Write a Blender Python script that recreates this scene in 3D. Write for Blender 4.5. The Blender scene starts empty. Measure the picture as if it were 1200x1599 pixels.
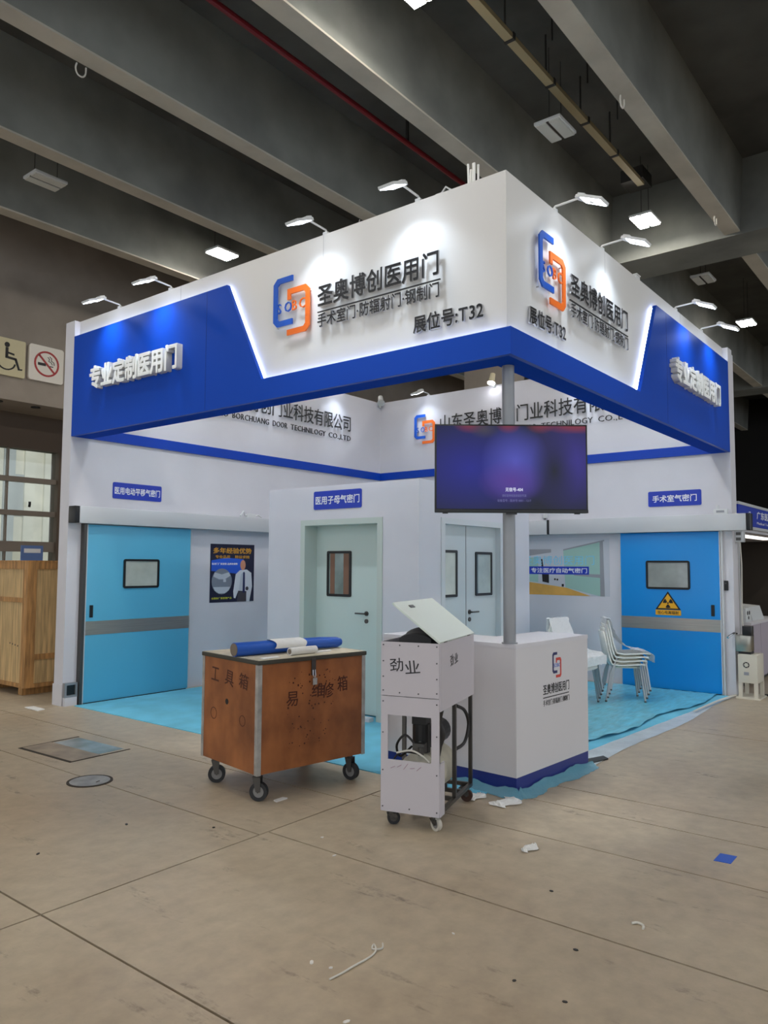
import bpy, bmesh, math, random
from mathutils import Matrix, Vector
random.seed(7)
R = math.radians
scene = bpy.context.scene
COL = scene.collection

# ------------------------------------------------------------------ camera, world, exposure
cam_d = bpy.data.cameras.new('camera'); cam = bpy.data.objects.new('camera', cam_d); COL.objects.link(cam)
cam_d.sensor_fit = 'HORIZONTAL'; cam_d.sensor_width = 36.0; cam_d.lens = 1192.997 / 1200 * 36.0
cam_d.clip_start = 0.05; cam_d.clip_end = 300
_yaw, _pit, _rol = 0.6690928, 0.06939268, 0.005584273
_f = Vector((math.cos(_yaw)*math.cos(_pit), math.sin(_yaw)*math.cos(_pit), math.sin(_pit)))
_r = _f.cross(Vector((0, 0, 1))).normalized(); _u = _r.cross(_f)
_r2 = _r*math.cos(_rol) + _u*math.sin(_rol); _u2 = -_r*math.sin(_rol) + _u*math.cos(_rol)
M = Matrix.Identity(4)
for i in range(3):
    M[i][0], M[i][1], M[i][2] = _r2[i], _u2[i], -_f[i]
M.translation = (-4.832361, -2.658732, 1.685996)
cam.matrix_world = M
scene.camera = cam

world = bpy.data.worlds.new('hall_daylight'); scene.world = world; world.use_nodes = True
bg = world.node_tree.nodes['Background']
bg.inputs[0].default_value = (0.84, 0.92, 1.0, 1); bg.inputs[1].default_value = 1.15
sun_d = bpy.data.lights.new('sun', 'SUN'); sun_d.energy = 2.2; sun_d.angle = R(3); sun_d.color = (1.0, .96, .9)
sun = bpy.data.objects.new('sun', sun_d); COL.objects.link(sun); sun.location = (0, -30, 40)
sun.rotation_euler = Vector((.25, 1, -1.35)).to_track_quat('-Z', 'Y').to_euler()
vs = scene.view_settings
vs.view_transform = 'Standard'; vs.look = 'None'; vs.gamma = 1.0; vs.use_curve_mapping = False
vs.exposure = 0.0
HALL_LAMP = 155.0      # emission strength of the lit ceiling lamps
FLOOD = 10.0          # emission strength of the booth flood lights
SPOT = 40.0
FLOOD_W = 3.3         # watts of each flood light's beam
LED = 19.0

# ------------------------------------------------------------------ materials
def lin(c):
    out = []
    for v in c[:3]:
        v /= 255.0
        out.append(v/12.92 if v <= 0.04045 else ((v+0.055)/1.055)**2.4)
    return (*out, 1.0)

def mat(name, c, rough=0.5, metal=0.0, var=0.0, vscale=6.0, bump=0.0, bscale=40.0, spec=0.5, stretch=None, coat=0.0):
    m = bpy.data.materials.new(name); m.use_nodes = True
    nt = m.node_tree; b = nt.nodes['Principled BSDF']
    b.inputs['Base Color'].default_value = lin(c); b.inputs['Roughness'].default_value = rough
    b.inputs['Metallic'].default_value = metal; b.inputs['Specular IOR Level'].default_value = spec
    b.inputs['Coat Weight'].default_value = coat
    if var or bump:
        tc = nt.nodes.new('ShaderNodeTexCoord'); mp = nt.nodes.new('ShaderNodeMapping')
        nt.links.new(tc.outputs['Object'], mp.inputs[0])
        if stretch: mp.inputs['Scale'].default_value = stretch
    if var:
        n = nt.nodes.new('ShaderNodeTexNoise'); n.inputs['Scale'].default_value = vscale; n.inputs['Detail'].default_value = 6
        nt.links.new(mp.outputs[0], n.inputs['Vector'])
        rp = nt.nodes.new('ShaderNodeValToRGB')
        rp.color_ramp.elements[0].position = 0.3; rp.color_ramp.elements[1].position = 0.7
        rp.color_ramp.elements[0].color = lin([max(0, v*(1-var)) for v in c]); rp.color_ramp.elements[1].color = lin([min(255, v*(1+var)) for v in c])
        nt.links.new(n.outputs['Fac'], rp.inputs[0]); nt.links.new(rp.outputs[0], b.inputs['Base Color'])
    if bump:
        n2 = nt.nodes.new('ShaderNodeTexNoise'); n2.inputs['Scale'].default_value = bscale; n2.inputs['Detail'].default_value = 4
        nt.links.new(mp.outputs[0], n2.inputs['Vector'])
        bp = nt.nodes.new('ShaderNodeBump'); bp.inputs['Strength'].default_value = bump; bp.inputs['Distance'].default_value = 0.02
        nt.links.new(n2.outputs['Fac'], bp.inputs['Height']); nt.links.new(bp.outputs[0], b.inputs['Normal'])
    return m

def emat(name, c, s):
    m = bpy.data.materials.new(name); m.use_nodes = True
    nt = m.node_tree; nt.nodes.clear()
    o = nt.nodes.new('ShaderNodeOutputMaterial'); e = nt.nodes.new('ShaderNodeEmission')
    e.inputs[0].default_value = lin(c); e.inputs[1].default_value = s
    nt.links.new(e.outputs[0], o.inputs[0]); return m

def glassmat(name, c, gloss=0.12, rough=0.05, tint=1.0):
    m = bpy.data.materials.new(name); m.use_nodes = True
    nt = m.node_tree; nt.nodes.clear()
    o = nt.nodes.new('ShaderNodeOutputMaterial'); t = nt.nodes.new('ShaderNodeBsdfTransparent'); g = nt.nodes.new('ShaderNodeBsdfGlossy')
    mx = nt.nodes.new('ShaderNodeMixShader'); mx.inputs[0].default_value = gloss
    t.inputs[0].default_value = lin(c); g.inputs['Roughness'].default_value = rough
    nt.links.new(t.outputs[0], mx.inputs[1]); nt.links.new(g.outputs[0], mx.inputs[2]); nt.links.new(mx.outputs[0], o.inputs[0])
    return m

def filmmat(name, c, alpha=0.5, rough=0.25):
    m = mat(name, c, rough, bump=0.5, bscale=25)
    m.node_tree.nodes['Principled BSDF'].inputs['Alpha'].default_value = alpha
    return m

def concrete_floor():
    m = bpy.data.materials.new('concrete_floor'); m.use_nodes = True
    nt = m.node_tree; b = nt.nodes['Principled BSDF']; N = nt.nodes.new; L = nt.links.new
    geo = N('ShaderNodeNewGeometry')
    def noise(scale, det, vec=None, rough=0.6):
        n = N('ShaderNodeTexNoise'); n.inputs['Scale'].default_value = scale; n.inputs['Detail'].default_value = det; n.inputs['Roughness'].default_value = rough
        L(vec or geo.outputs['Position'], n.inputs['Vector']); return n
    def ramp(src, p0, p1, c0, c1):
        r = N('ShaderNodeValToRGB'); r.color_ramp.elements[0].position = p0; r.color_ramp.elements[1].position = p1
        r.color_ramp.elements[0].color = c0; r.color_ramp.elements[1].color = c1; L(src, r.inputs[0]); return r
    n1 = noise(0.55, 5); base = ramp(n1.outputs['Fac'], 0.3, 0.72, lin((168, 149, 125)), lin((196, 182, 158)))
    n2 = noise(9, 8); fine = ramp(n2.outputs['Fac'], 0.3, 0.75, (0.82, 0.82, 0.82, 1), (1.06, 1.06, 1.05, 1))
    mul = N('ShaderNodeMix'); mul.data_type = 'RGBA'; mul.blend_type = 'MULTIPLY'; mul.inputs[0].default_value = 1.0
    L(base.outputs[0], mul.inputs[6]); L(fine.outputs[0], mul.inputs[7])
    # dark scuffs dragged along one direction
    mp = N('ShaderNodeMapping'); mp.inputs['Rotation'].default_value = (0, 0, R(12)); mp.inputs['Scale'].default_value = (4.2, 0.9, 1); L(geo.outputs['Position'], mp.inputs[0])
    n3 = noise(1.7, 9, mp.outputs[0], 0.72); sc = ramp(n3.outputs['Fac'], 0.585, 0.70, (0, 0, 0, 1), (0.75, 0.75, 0.75, 1))
    n4 = noise(26, 6); br = ramp(n4.outputs['Fac'], 0.40, 0.56, (0, 0, 0, 1), (1, 1, 1, 1))
    mm = N('ShaderNodeMath'); mm.operation = 'MULTIPLY'; L(sc.outputs[0], mm.inputs[0]); L(br.outputs[0], mm.inputs[1])
    mix = N('ShaderNodeMix'); mix.data_type = 'RGBA'; L(mm.outputs[0], mix.inputs[0]); L(mul.outputs[2], mix.inputs[6]); mix.inputs[7].default_value = lin((78, 68, 58))
    L(mix.outputs[2], b.inputs['Base Color'])
    rr = ramp(n1.outputs['Fac'], 0.3, 0.7, (0.36, 0.36, 0.36, 1), (0.52, 0.52, 0.52, 1)); L(rr.outputs[0], b.inputs['Roughness'])
    bp = N('ShaderNodeBump'); bp.inputs['Strength'].default_value = 0.12; bp.inputs['Distance'].default_value = 0.01
    L(n2.outputs['Fac'], bp.inputs['Height']); L(bp.outputs[0], b.inputs['Normal'])
    return m

def plywood():
    m = mat('brown_plywood', (150, 84, 42), 0.5)
    nt = m.node_tree; b = nt.nodes['Principled BSDF']; N = nt.nodes.new; L = nt.links.new
    tc = N('ShaderNodeTexCoord'); mp = N('ShaderNodeMapping'); mp.inputs['Scale'].default_value = (2.2, 2.2, 1.3); L(tc.outputs['Object'], mp.inputs[0])
    n = N('ShaderNodeTexNoise'); n.inputs['Scale'].default_value = 2.5; n.inputs['Detail'].default_value = 8; L(mp.outputs[0], n.inputs['Vector'])
    r = N('ShaderNodeValToRGB'); r.color_ramp.elements[0].position = .28; r.color_ramp.elements[1].position = .74
    r.color_ramp.elements[0].color = lin((128, 74, 38)); r.color_ramp.elements[1].color = lin((172, 106, 58)); L(n.outputs[0], r.inputs[0])
    n2 = N('ShaderNodeTexNoise'); n2.inputs['Scale'].default_value = 3; n2.inputs['Detail'].default_value = 7; L(tc.outputs['Object'], n2.inputs['Vector'])
    r2 = N('ShaderNodeValToRGB'); r2.color_ramp.elements[0].position = .32; r2.color_ramp.elements[1].position = .5
    r2.color_ramp.elements[0].color = (.55, .5, .48, 1); r2.color_ramp.elements[1].color = (1, 1, 1, 1); L(n2.outputs[0], r2.inputs[0])
    x = N('ShaderNodeMix'); x.data_type = 'RGBA'; x.blend_type = 'MULTIPLY'; x.inputs[0].default_value = .7
    L(r.outputs[0], x.inputs[6]); L(r2.outputs[0], x.inputs[7]); L(x.outputs[2], b.inputs['Base Color'])
    return m

def screenmat():
    m = bpy.data.materials.new('television_picture'); m.use_nodes = True
    nt = m.node_tree; nt.nodes.clear(); N = nt.nodes.new; L = nt.links.new
    o = N('ShaderNodeOutputMaterial'); tc = N('ShaderNodeTexCoord'); sp = N('ShaderNodeSeparateXYZ'); L(tc.outputs['Object'], sp.inputs[0])
    def blob(cx, cy, rx, ry, power=1.0):
        mp = N('ShaderNodeMapping'); mp.inputs['Location'].default_value = (-cx/rx, -cy/ry, 0); mp.inputs['Scale'].default_value = (1/rx, 1/ry, 0)
        L(tc.outputs['Object'], mp.inputs[0]); g = N('ShaderNodeTexGradient'); g.gradient_type = 'SPHERICAL'; L(mp.outputs[0], g.inputs[0])
        return g.outputs['Fac']
    cur = None
    def add(col, fac, base):
        x = N('ShaderNodeMix'); x.data_type = 'RGBA'; L(fac, x.inputs[0])
        if base is None: x.inputs[6].default_value = lin((13, 12, 40))
        else: L(base, x.inputs[6])
        x.inputs[7].default_value = lin(col); return x.outputs[2]
    cur = add((28, 30, 150), blob(-.30, .0, .62, .42), cur)
    cur = add((58, 44, 150), blob(.45, .05, .4, .4), cur)
    cur = add((88, 90, 205), blob(.03, .04, .26, .30), cur)
    cur = add((92, 56, 160), blob(.0, -.10, .26, .17), cur)
    cur = add((14, 14, 40), blob(.32, -.02, .18, .32), cur)
    for cx, rx in ((-.3, .14), (-.02, .1), (.22, .12), (.42, .2), (.52, .16)):
        cur = add((150, 50, 62), blob(cx, .335, rx, .08), cur)
    cur = add((70, 62, 80), blob(-.2, .29, .12, .07), cur)
    e = N('ShaderNodeEmission'); e.inputs[1].default_value = 0.7; L(cur, e.inputs[0])
    g = N('ShaderNodeBsdfGlossy'); g.inputs['Roughness'].default_value = .12; g.inputs[0].default_value = (.03, .03, .03, 1)
    a = N('ShaderNodeAddShader'); L(e.outputs[0], a.inputs[0]); L(g.outputs[0], a.inputs[1]); L(a.outputs[0], o.inputs[0])
    return m

MT = dict(
    floor=concrete_floor(), joint=mat('joint_dirt', (58, 50, 42), .9),
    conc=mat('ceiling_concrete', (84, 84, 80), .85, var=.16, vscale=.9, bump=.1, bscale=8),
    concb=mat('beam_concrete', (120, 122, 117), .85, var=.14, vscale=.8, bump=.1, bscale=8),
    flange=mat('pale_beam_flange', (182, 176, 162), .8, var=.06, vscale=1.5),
    hallwall=mat('painted_concrete_wall', (150, 140, 130), .8, var=.06, vscale=1.2),
    darkwall=mat('dark_wall', (62, 55, 48), .8, var=.2, vscale=.5),
    blackwall=mat('black_drape', (24, 22, 21), .9),
    white=mat('white_panel', (214, 213, 219), .45, var=.012, vscale=2), white2=mat('white_laminate', (214, 212, 216), .4),
    fascia=mat('fascia_white', (222, 221, 219), .42), blue=mat('blue_panel', (4, 70, 182), .4, spec=.22),
    bluematt=mat('blue_soffit', (6, 66, 180), .85, spec=.05), bluetrim=mat('blue_band', (8, 64, 176), .4, spec=.3), navy=mat('navy_kick', (20, 44, 128), .35),
    black=mat('black_plastic', (16, 16, 18), .4), letter=mat('letter_black_face', (22, 22, 24), .35), lside=mat('letter_side', (176, 176, 178), .4),
    lblue=mat('logo_blue', (20, 88, 196), .35), lor=mat('logo_orange', (240, 112, 30), .35),
    lwhite=mat('letter_white', (248, 248, 244), .4), wside=mat('letter_white_side', (226, 226, 220), .4),
    sblue=mat('sign_blue', (26, 56, 176), .35), print_white=mat('print_white', (235, 236, 240), .5), print_black=mat('print_black', (25, 23, 24), .6),
    door_l=mat('door_sky_blue', (88, 178, 214), .3), door_r=mat('door_strong_blue', (14, 142, 222), .3),
    steel=mat('brushed_steel', (186, 178, 168), .32, 1.0, var=.05, vscale=3, stretch=(1, 60, 60)), chrome=mat('chrome', (200, 202, 206), .18, 1.0),
    dsteel=mat('dark_steel', (96, 94, 92), .4, .9), alu=mat('aluminium_rail', (206, 208, 210), .35, .15), grey=mat('grey_metal', (150, 152, 156), .4, .4),
    glass_dark=glassmat('door_glass', (205, 208, 206), .35, .03), mint=mat('mint_door', (200, 214, 208), .4), mintf=mat('mint_frame', (196, 206, 198), .4),
    greyd=mat('pale_grey_door', (196, 204, 206), .38), greyf=mat('pale_grey_frame', (206, 210, 212), .38),
    carpet=mat('blue_carpet', (104, 186, 212), .8, var=.06, vscale=3, bump=.15, bscale=120),
    film=mat('blue_plastic_film', (112, 194, 216), .28, var=.1, vscale=5, bump=.45, bscale=9, stretch=(1, 3, 1)),
    filmw=mat('pale_plastic_film', (196, 204, 208), .3, var=.07, vscale=4, bump=.5, bscale=14), filmg=filmmat('clear_blue_film', (110, 168, 188), .75),
    wrap=filmmat('clear_plastic_wrap', (246, 247, 248), .8, .2),
    tv=mat('tv_black', (14, 13, 15), .3), screen=screenmat(), screentext=emat('screen_text', (225, 228, 255), .85), screentext2=emat('screen_text_dim', (150, 150, 215), .5),
    ply=plywood(), lidtop=mat('worn_lid', (190, 180, 158), .6, var=.1, vscale=5), lidedge=mat('lid_edge', (70, 68, 60), .5, .3), angle=mat('galvanised_angle', (176, 174, 170), .45, .5, var=.12, vscale=10),
    tyre=mat('black_tyre', (38, 38, 40), .6), hub=mat('grey_hub', (140, 138, 136), .45, .3), cream=mat('cream_wheel', (196, 190, 178), .5), brown=mat('brown_wheel', (70, 44, 34), .6),
    blueroll=mat('blue_vinyl_roll', (24, 84, 180), .35), card=mat('cardboard', (120, 108, 96), .8), paper=mat('white_paper', (226, 224, 220), .7, bump=.3, bscale=20),
    cartw=mat('cart_white_panel', (198, 192, 198), .45), cartlid=mat('cart_lid', (214, 222, 214), .45), ink=mat('marker_ink', (40, 38, 42), .6), inkb=mat('marker_brown_ink', (74, 32, 18), .6),
    tank=mat('tank_white', (196, 190, 172), .4, var=.08, vscale=6), bag=mat('black_bag', (22, 18, 20), .6), rubber=mat('rubber_hose', (30, 28, 28), .5),
    chair=mat('white_chair_plastic', (232, 232, 226), .4, bump=.4, bscale=60), chairu=mat('chair_underside', (206, 204, 188), .5),
    pine=mat('pine_board', (196, 166, 118), .65, var=.16, vscale=2.0, stretch=(14, 14, 1)), pined=mat('pine_batten', (172, 128, 78), .65, var=.2, vscale=3, stretch=(10, 10, 1)),
    lampbody=mat('lamp_housing', (214, 216, 216), .4), lampoff=mat('lamp_diffuser_off', (205, 206, 200), .5),
    hall_on=emat('hall_lamp_on', (255, 248, 238), HALL_LAMP), flood_on=emat('flood_led', (230, 241, 255), FLOOD), spot_on=emat('spot_led', (246, 248, 255), SPOT),
    led=emat('led_strip', (222, 236, 255), LED), nlamp=emat('neighbour_lamp', (255, 248, 238), 2.2),
    red=mat('red_pipe', (120, 12, 26), .4), tray=mat('cable_tray', (172, 158, 124), .6), wire=mat('dark_wire', (46, 44, 42), .6), wirew=mat('pale_wire', (210, 206, 196), .6),
    yellow=mat('warning_yellow', (240, 176, 24), .45), signcream=mat('sign_cream', (206, 196, 158), .5), signwhite=mat('sign_white', (228, 222, 212), .5), signred=mat('sign_red', (168, 36, 36), .5),
    frame=mat('window_bar', (126, 116, 106), .5), brownf=mat('brown_frame', (92, 78, 66), .6), pane=glassmat('window_glass', (236, 240, 238), .06, .02),
    facade=mat('outside_facade', (226, 222, 210), .8, var=.08, vscale=.8), facade2=mat('outside_facade_grey', (178, 182, 184), .8, var=.1, vscale=.6), hedge=mat('hedge', (132, 146, 104), .9, var=.3, vscale=3), asphalt=mat('outside_paving', (150, 148, 142), .9, var=.1),
    manhole=mat('manhole_iron', (150, 148, 146), .5, .3, var=.15, vscale=8), plate=mat('stained_cover', (150, 134, 116), .5, var=.16, vscale=5), platew=mat('wet_blue_stain', (146, 152, 150), .25, var=.14, vscale=5),
    skin=mat('print_skin', (206, 142, 112), .6), coat=mat('print_coat', (216, 220, 228), .6), navyp=mat('print_navy', (16, 18, 52), .6), posterb=mat('print_bright_blue', (30, 90, 210), .6), pgold=mat('print_gold', (206, 150, 40), .5), pyel=mat('print_yellow', (220, 220, 60), .5), pgrey=mat('print_grey', (128, 136, 150), .6), plg=mat('print_light_grey', (196, 202, 212), .6), ptie=mat('print_tie', (24, 34, 84), .6), ptro=mat('print_trouser', (66, 62, 70), .6),
    rmint=mat('photo_mint', (158, 196, 186), .5), rwall=mat('photo_wall', (196, 200, 208), .5), rorange=mat('photo_floor', (222, 170, 84), .5, var=.08, vscale=3), rgrey=mat('photo_grey', (150, 152, 158), .5), rcyan=mat('photo_cyan_letter', (130, 206, 232), .45),
    screw=mat('screw_head', (92, 90, 94), .4, .6), tan=mat('spot_tan_body', (212, 200, 168), .45), bluesheet=mat('blue_sheet', (36, 92, 200), .5),
    pane_l=mat('pale_door_glass', (184, 190, 180), .08, spec=.8, var=.06, vscale=4), pane_r=mat('grey_door_glass', (150, 154, 150), .06, spec=.9, var=.1, vscale=3), pane_c=mat('teal_door_glass', (128, 142, 138), .08, spec=.8, var=.1, vscale=5), refl_brown=mat('brown_reflection', (128, 92, 72), .5), legm=mat('chair_leg_metal', (176, 178, 180), .35, .5), kettle=mat('steel_unit', (176, 172, 160), .25, .9), offwhite=mat('stand_offwhite', (214, 208, 192), .5), lilac=mat('neighbour_cabinet', (176, 166, 178), .5), fabric=mat('spare', (90, 90, 90)),
)

# ------------------------------------------------------------------ mesh helpers
class MB:
    def __init__(s): s.v = []; s.f = []
    def _add(s, vs, fs):
        o = len(s.v); s.v += [tuple(v) for v in vs]; s.f += [tuple(i+o for i in f) for f in fs]; return s
    def box(s, x0, x1, y0, y1, z0, z1):
        x0, x1 = min(x0, x1), max(x0, x1); y0, y1 = min(y0, y1), max(y0, y1); z0, z1 = min(z0, z1), max(z0, z1)
        return s._add([(x0,y0,z0),(x1,y0,z0),(x1,y1,z0),(x0,y1,z0),(x0,y0,z1),(x1,y0,z1),(x1,y1,z1),(x0,y1,z1)],
                      [(3,2,1,0),(4,5,6,7),(0,1,5,4),(1,2,6,5),(2,3,7,6),(3,0,4,7)])
    def obox(s, c, ax, ay, az, hx, hy, hz):
        c, ax, ay, az = Vector(c), Vector(ax).normalized()*hx, Vector(ay).normalized()*hy, Vector(az).normalized()*hz
        vs = [c+ax*i+ay*j+az*k for k in (-1, 1) for i, j in ((-1,-1),(1,-1),(1,1),(-1,1))]
        return s._add(vs, [(3,2,1,0),(4,5,6,7),(0,1,5,4),(1,2,6,5),(2,3,7,6),(3,0,4,7)])
    def prism(s, poly, d0, d1, plane='xy'):
        # polygon (2D, counter-clockwise) extruded along the third axis
        def P(a, b, d): return {'xy': (a, b, d), 'xz': (a, d, b), 'yz': (d, a, b)}[plane]
        n = len(poly); vs = [P(a, b, d0) for a, b in poly] + [P(a, b, d1) for a, b in poly]
        return s._add(vs, [tuple(range(n-1, -1, -1)), tuple(range(n, 2*n))] + [(i, (i+1) % n, n+(i+1) % n, n+i) for i in range(n)])
    def cyl(s, p0, p1, r0, r1=None, n=14, caps=True):
        r1 = r0 if r1 is None else r1
        p0, p1 = Vector(p0), Vector(p1); d = (p1-p0).normalized()
        a = d.orthogonal().normalized(); b = d.cross(a)
        vs = [p0+(a*math.cos(2*math.pi*i/n)+b*math.sin(2*math.pi*i/n))*r0 for i in range(n)] + [p1+(a*math.cos(2*math.pi*i/n)+b*math.sin(2*math.pi*i/n))*r1 for i in range(n)]
        fs = [(i, (i+1) % n, n+(i+1) % n, n+i) for i in range(n)]
        if caps: fs += [tuple(range(n-1, -1, -1)), tuple(range(n, 2*n))]
        return s._add(vs, fs)
    def tube(s, pts, r, n=8, sub=0):
        pts = [Vector(p) for p in pts]; rings = []
        if sub and len(pts) > 2:
            q = [pts[0]]+pts+[pts[-1]]; out = []; rr_ = []
            rl = list(r) if isinstance(r, (list, tuple)) else [r]*len(pts)
            for i in range(1, len(q)-2):
                for k in range(sub):
                    t = k/sub; a, b, c, d = q[i-1], q[i], q[i+1], q[i+2]
                    out.append(.5*((2*b)+(c-a)*t+(2*a-5*b+4*c-d)*t*t+(3*b-a-3*c+d)*t**3)); rr_.append(rl[i-1]*(1-t)+rl[i]*t)
            pts = out+[pts[-1]]; r = rr_+[rl[-1]]
        up = None
        for i, p in enumerate(pts):
            d = (pts[min(i+1, len(pts)-1)] - pts[max(i-1, 0)]).normalized()
            if up is None: up = d.orthogonal().normalized()
            a = (up - d*up.dot(d))
            a = a.normalized() if a.length > 1e-5 else d.orthogonal().normalized()
            up = a; b = d.cross(a); rr = r[i] if isinstance(r, (list, tuple)) else r
            rings.append([p+(a*math.cos(2*math.pi*k/n)+b*math.sin(2*math.pi*k/n))*rr for k in range(n)])
        vs = [v for g in rings for v in g]; fs = []
        for i in range(len(rings)-1):
            for k in range(n): fs.append((i*n+k, i*n+(k+1) % n, (i+1)*n+(k+1) % n, (i+1)*n+k))
        fs += [tuple(range(n-1, -1, -1)), tuple(range((len(rings)-1)*n, len(rings)*n))]
        return s._add(vs, fs)
    def ring(s, c, axis, r_in, r_out, t, n=24):
        c = Vector(c); d = Vector(axis).normalized(); a = d.orthogonal().normalized(); b = d.cross(a); vs = []
        for rr, h in ((r_out, -t/2), (r_out, t/2), (r_in, t/2), (r_in, -t/2)):
            vs += [c+d*h+(a*math.cos(2*math.pi*i/n)+b*math.sin(2*math.pi*i/n))*rr for i in range(n)]
        fs = []
        for g in range(4):
            for i in range(n): fs.append((g*n+i, g*n+(i+1) % n, ((g+1) % 4)*n+(i+1) % n, ((g+1) % 4)*n+i))
        return s._add(vs, fs)
    def grid(s, fn, nu, nv, thick=None):
        vs = [fn(i/nu, j/nv) for j in range(nv+1) for i in range(nu+1)]
        return s._add(vs, [(j*(nu+1)+i, j*(nu+1)+i+1, (j+1)*(nu+1)+i+1, (j+1)*(nu+1)+i) for j in range(nv) for i in range(nu)])
    def mesh(s, name, m, off=(0, 0, 0), bevel=0, seg=2, smooth=False, fix=True):
        me = bpy.data.meshes.new(name)
        me.from_pydata([(v[0]+off[0], v[1]+off[1], v[2]+off[2]) for v in s.v], [], s.f)
        bm = bmesh.new(); bm.from_mesh(me)
        if bevel:
            bmesh.ops.recalc_face_normals(bm, faces=bm.faces)
            es = [e for e in bm.edges if len(e.link_faces) == 2 and e.calc_face_angle(0) > R(35)]
            bmesh.ops.bevel(bm, geom=es, offset=bevel, segments=seg, affect='EDGES', profile=.6)
        if fix: bmesh.ops.recalc_face_normals(bm, faces=bm.faces)
        bm.to_mesh(me); bm.free()
        me.materials.append(MT[m] if isinstance(m, str) else m)
        if smooth or bevel:
            for p in me.polygons: p.use_smooth = True
            me.set_sharp_from_angle(angle=R(38))
        return me
    def build(s, name, m, parent=None, **k):
        return link(name, s.mesh(name, m, **k), parent)

def link(name, me, parent=None):
    o = bpy.data.objects.new(name, me); COL.objects.link(o)
    if parent is not None: o.parent = parent
    return o
def tag(o, label, cat, group=None, kind=None):
    if label: o['label'] = label
    if cat: o['category'] = cat
    if group: o['group'] = group
    if kind: o['kind'] = kind
    return o
FR = {'mX': Matrix(((0, 0, -1), (-1, 0, 0), (0, 1, 0))).to_euler(), 'mY': Matrix(((1, 0, 0), (0, 0, -1), (0, 1, 0))).to_euler()}
def thing(name, label, cat, loc=(0, 0, 0), rot=0.0, group=None):
    # rot 'mX' / 'mY': wall frame, local x = right, y = up, z = out of a wall that faces -X / -Y
    o = bpy.data.objects.new(name, None); COL.objects.link(o); o.empty_display_size = .1
    o.location = loc
    o.rotation_euler = FR[rot] if isinstance(rot, str) else (0, 0, rot)
    return tag(o, label, cat, group)
def struct(o): o['kind'] = 'structure'; return o
def copy_tree(o, parent=None, label=None):
    c = o.copy(); COL.objects.link(c); c.parent = parent
    if label: c['label'] = label
    for ch in list(o.children): copy_tree(ch, c)
    return c

# ------------------------------------------------------------------ lettering
_cu = bpy.data.curves.new('glyph_source', 'FONT'); _to = bpy.data.objects.new('glyph_source', _cu); COL.objects.link(_to)
_gl = {}
def glyph(ch, face, side=None, bold=0.0, solid=True, stag=.12):
    key = (ch, face, side, bold, solid, stag)
    if key in _gl: return _gl[key]
    _cu.body = ch; _cu.extrude = .5 if solid else 0; _cu.offset = 0.0; _cu.resolution_u = 2
    bpy.context.view_layer.update()
    me = bpy.data.meshes.new_from_object(_to.evaluated_get(bpy.context.evaluated_depsgraph_get()))
    me.name = 'lettering'
    if solid: me.transform(Matrix.Translation((0, 0, .5)))
    if bold > 0:
        bmx = bmesh.new()
        for i_, (dx, dy) in enumerate(((-bold, -bold*.97), (bold*.93, -bold), (-bold*.95, bold*.91), (bold, bold*1.02))):
            q_ = me.copy(); q_.transform(Matrix.Translation((dx, dy, 0)) @ Matrix.Diagonal((1, 1, 1+stag*i_, 1))); bmx.from_mesh(q_); bpy.data.meshes.remove(q_)
        bmx.to_mesh(me); bmx.free()
    xs = [v.co.x for v in me.vertices] or [0, .3]
    me.materials.clear(); me.materials.append(MT[face]); 
    if side and solid:
        me.materials.append(MT[side])
        for p in me.polygons: p.material_index = 0 if p.normal.z > .5 else 1
    else:
        for p in me.polygons: p.material_index = 0
    wide = max(xs)-min(xs) > .75 or ord(ch[0]) > 0x2e80
    adv = 1.0 if (len(ch) == 1 and ord(ch) > 0x2e80) else max(xs)+.07
    _gl[key] = (me, adv); return _gl[key]
def lettering(parent, text, x0, x1, y0, y1, z, depth, face, side=None, bold=0.0, name='letter', skip=()):
    # one raised character per object, fitted into the rectangle x0..x1, y0..y1 of the parent's wall frame
    stag = round(min(.12, .0007/depth), 3)
    g = [glyph(c, face, side, bold, True, stag) if c != ' ' else (None, .5) for c in text]
    tot = sum(a for _, a in g); sx = (x1-x0)/tot; sy = (y1-y0)/.93; x = x0
    for i, (me, a) in enumerate(g):
        if me is not None and i not in skip:
            o = link(name, me, parent); o.location = (x, y0+.085*sy, z); o.scale = (sx, sy, depth)
        x += a*sx
def printed(parent, text, x0, x1, y0, y1, z, face, bold=0.0, name='printed_text', depth=.0012, cjk=True):
    # one line of print as a single flat mesh
    me, a = glyph(text, face, None, bold)
    xs = [v.co.x for v in me.vertices]; ys = [v.co.y for v in me.vertices]
    sx = (x1-x0)/(max(xs)-min(xs)); sy = (y1-y0)/(max(ys)-min(ys))
    o = link(name, me, parent); o.location = (x0-min(xs)*sx, y0-min(ys)*sy, z); o.scale = (sx, sy, depth); return o

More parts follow.
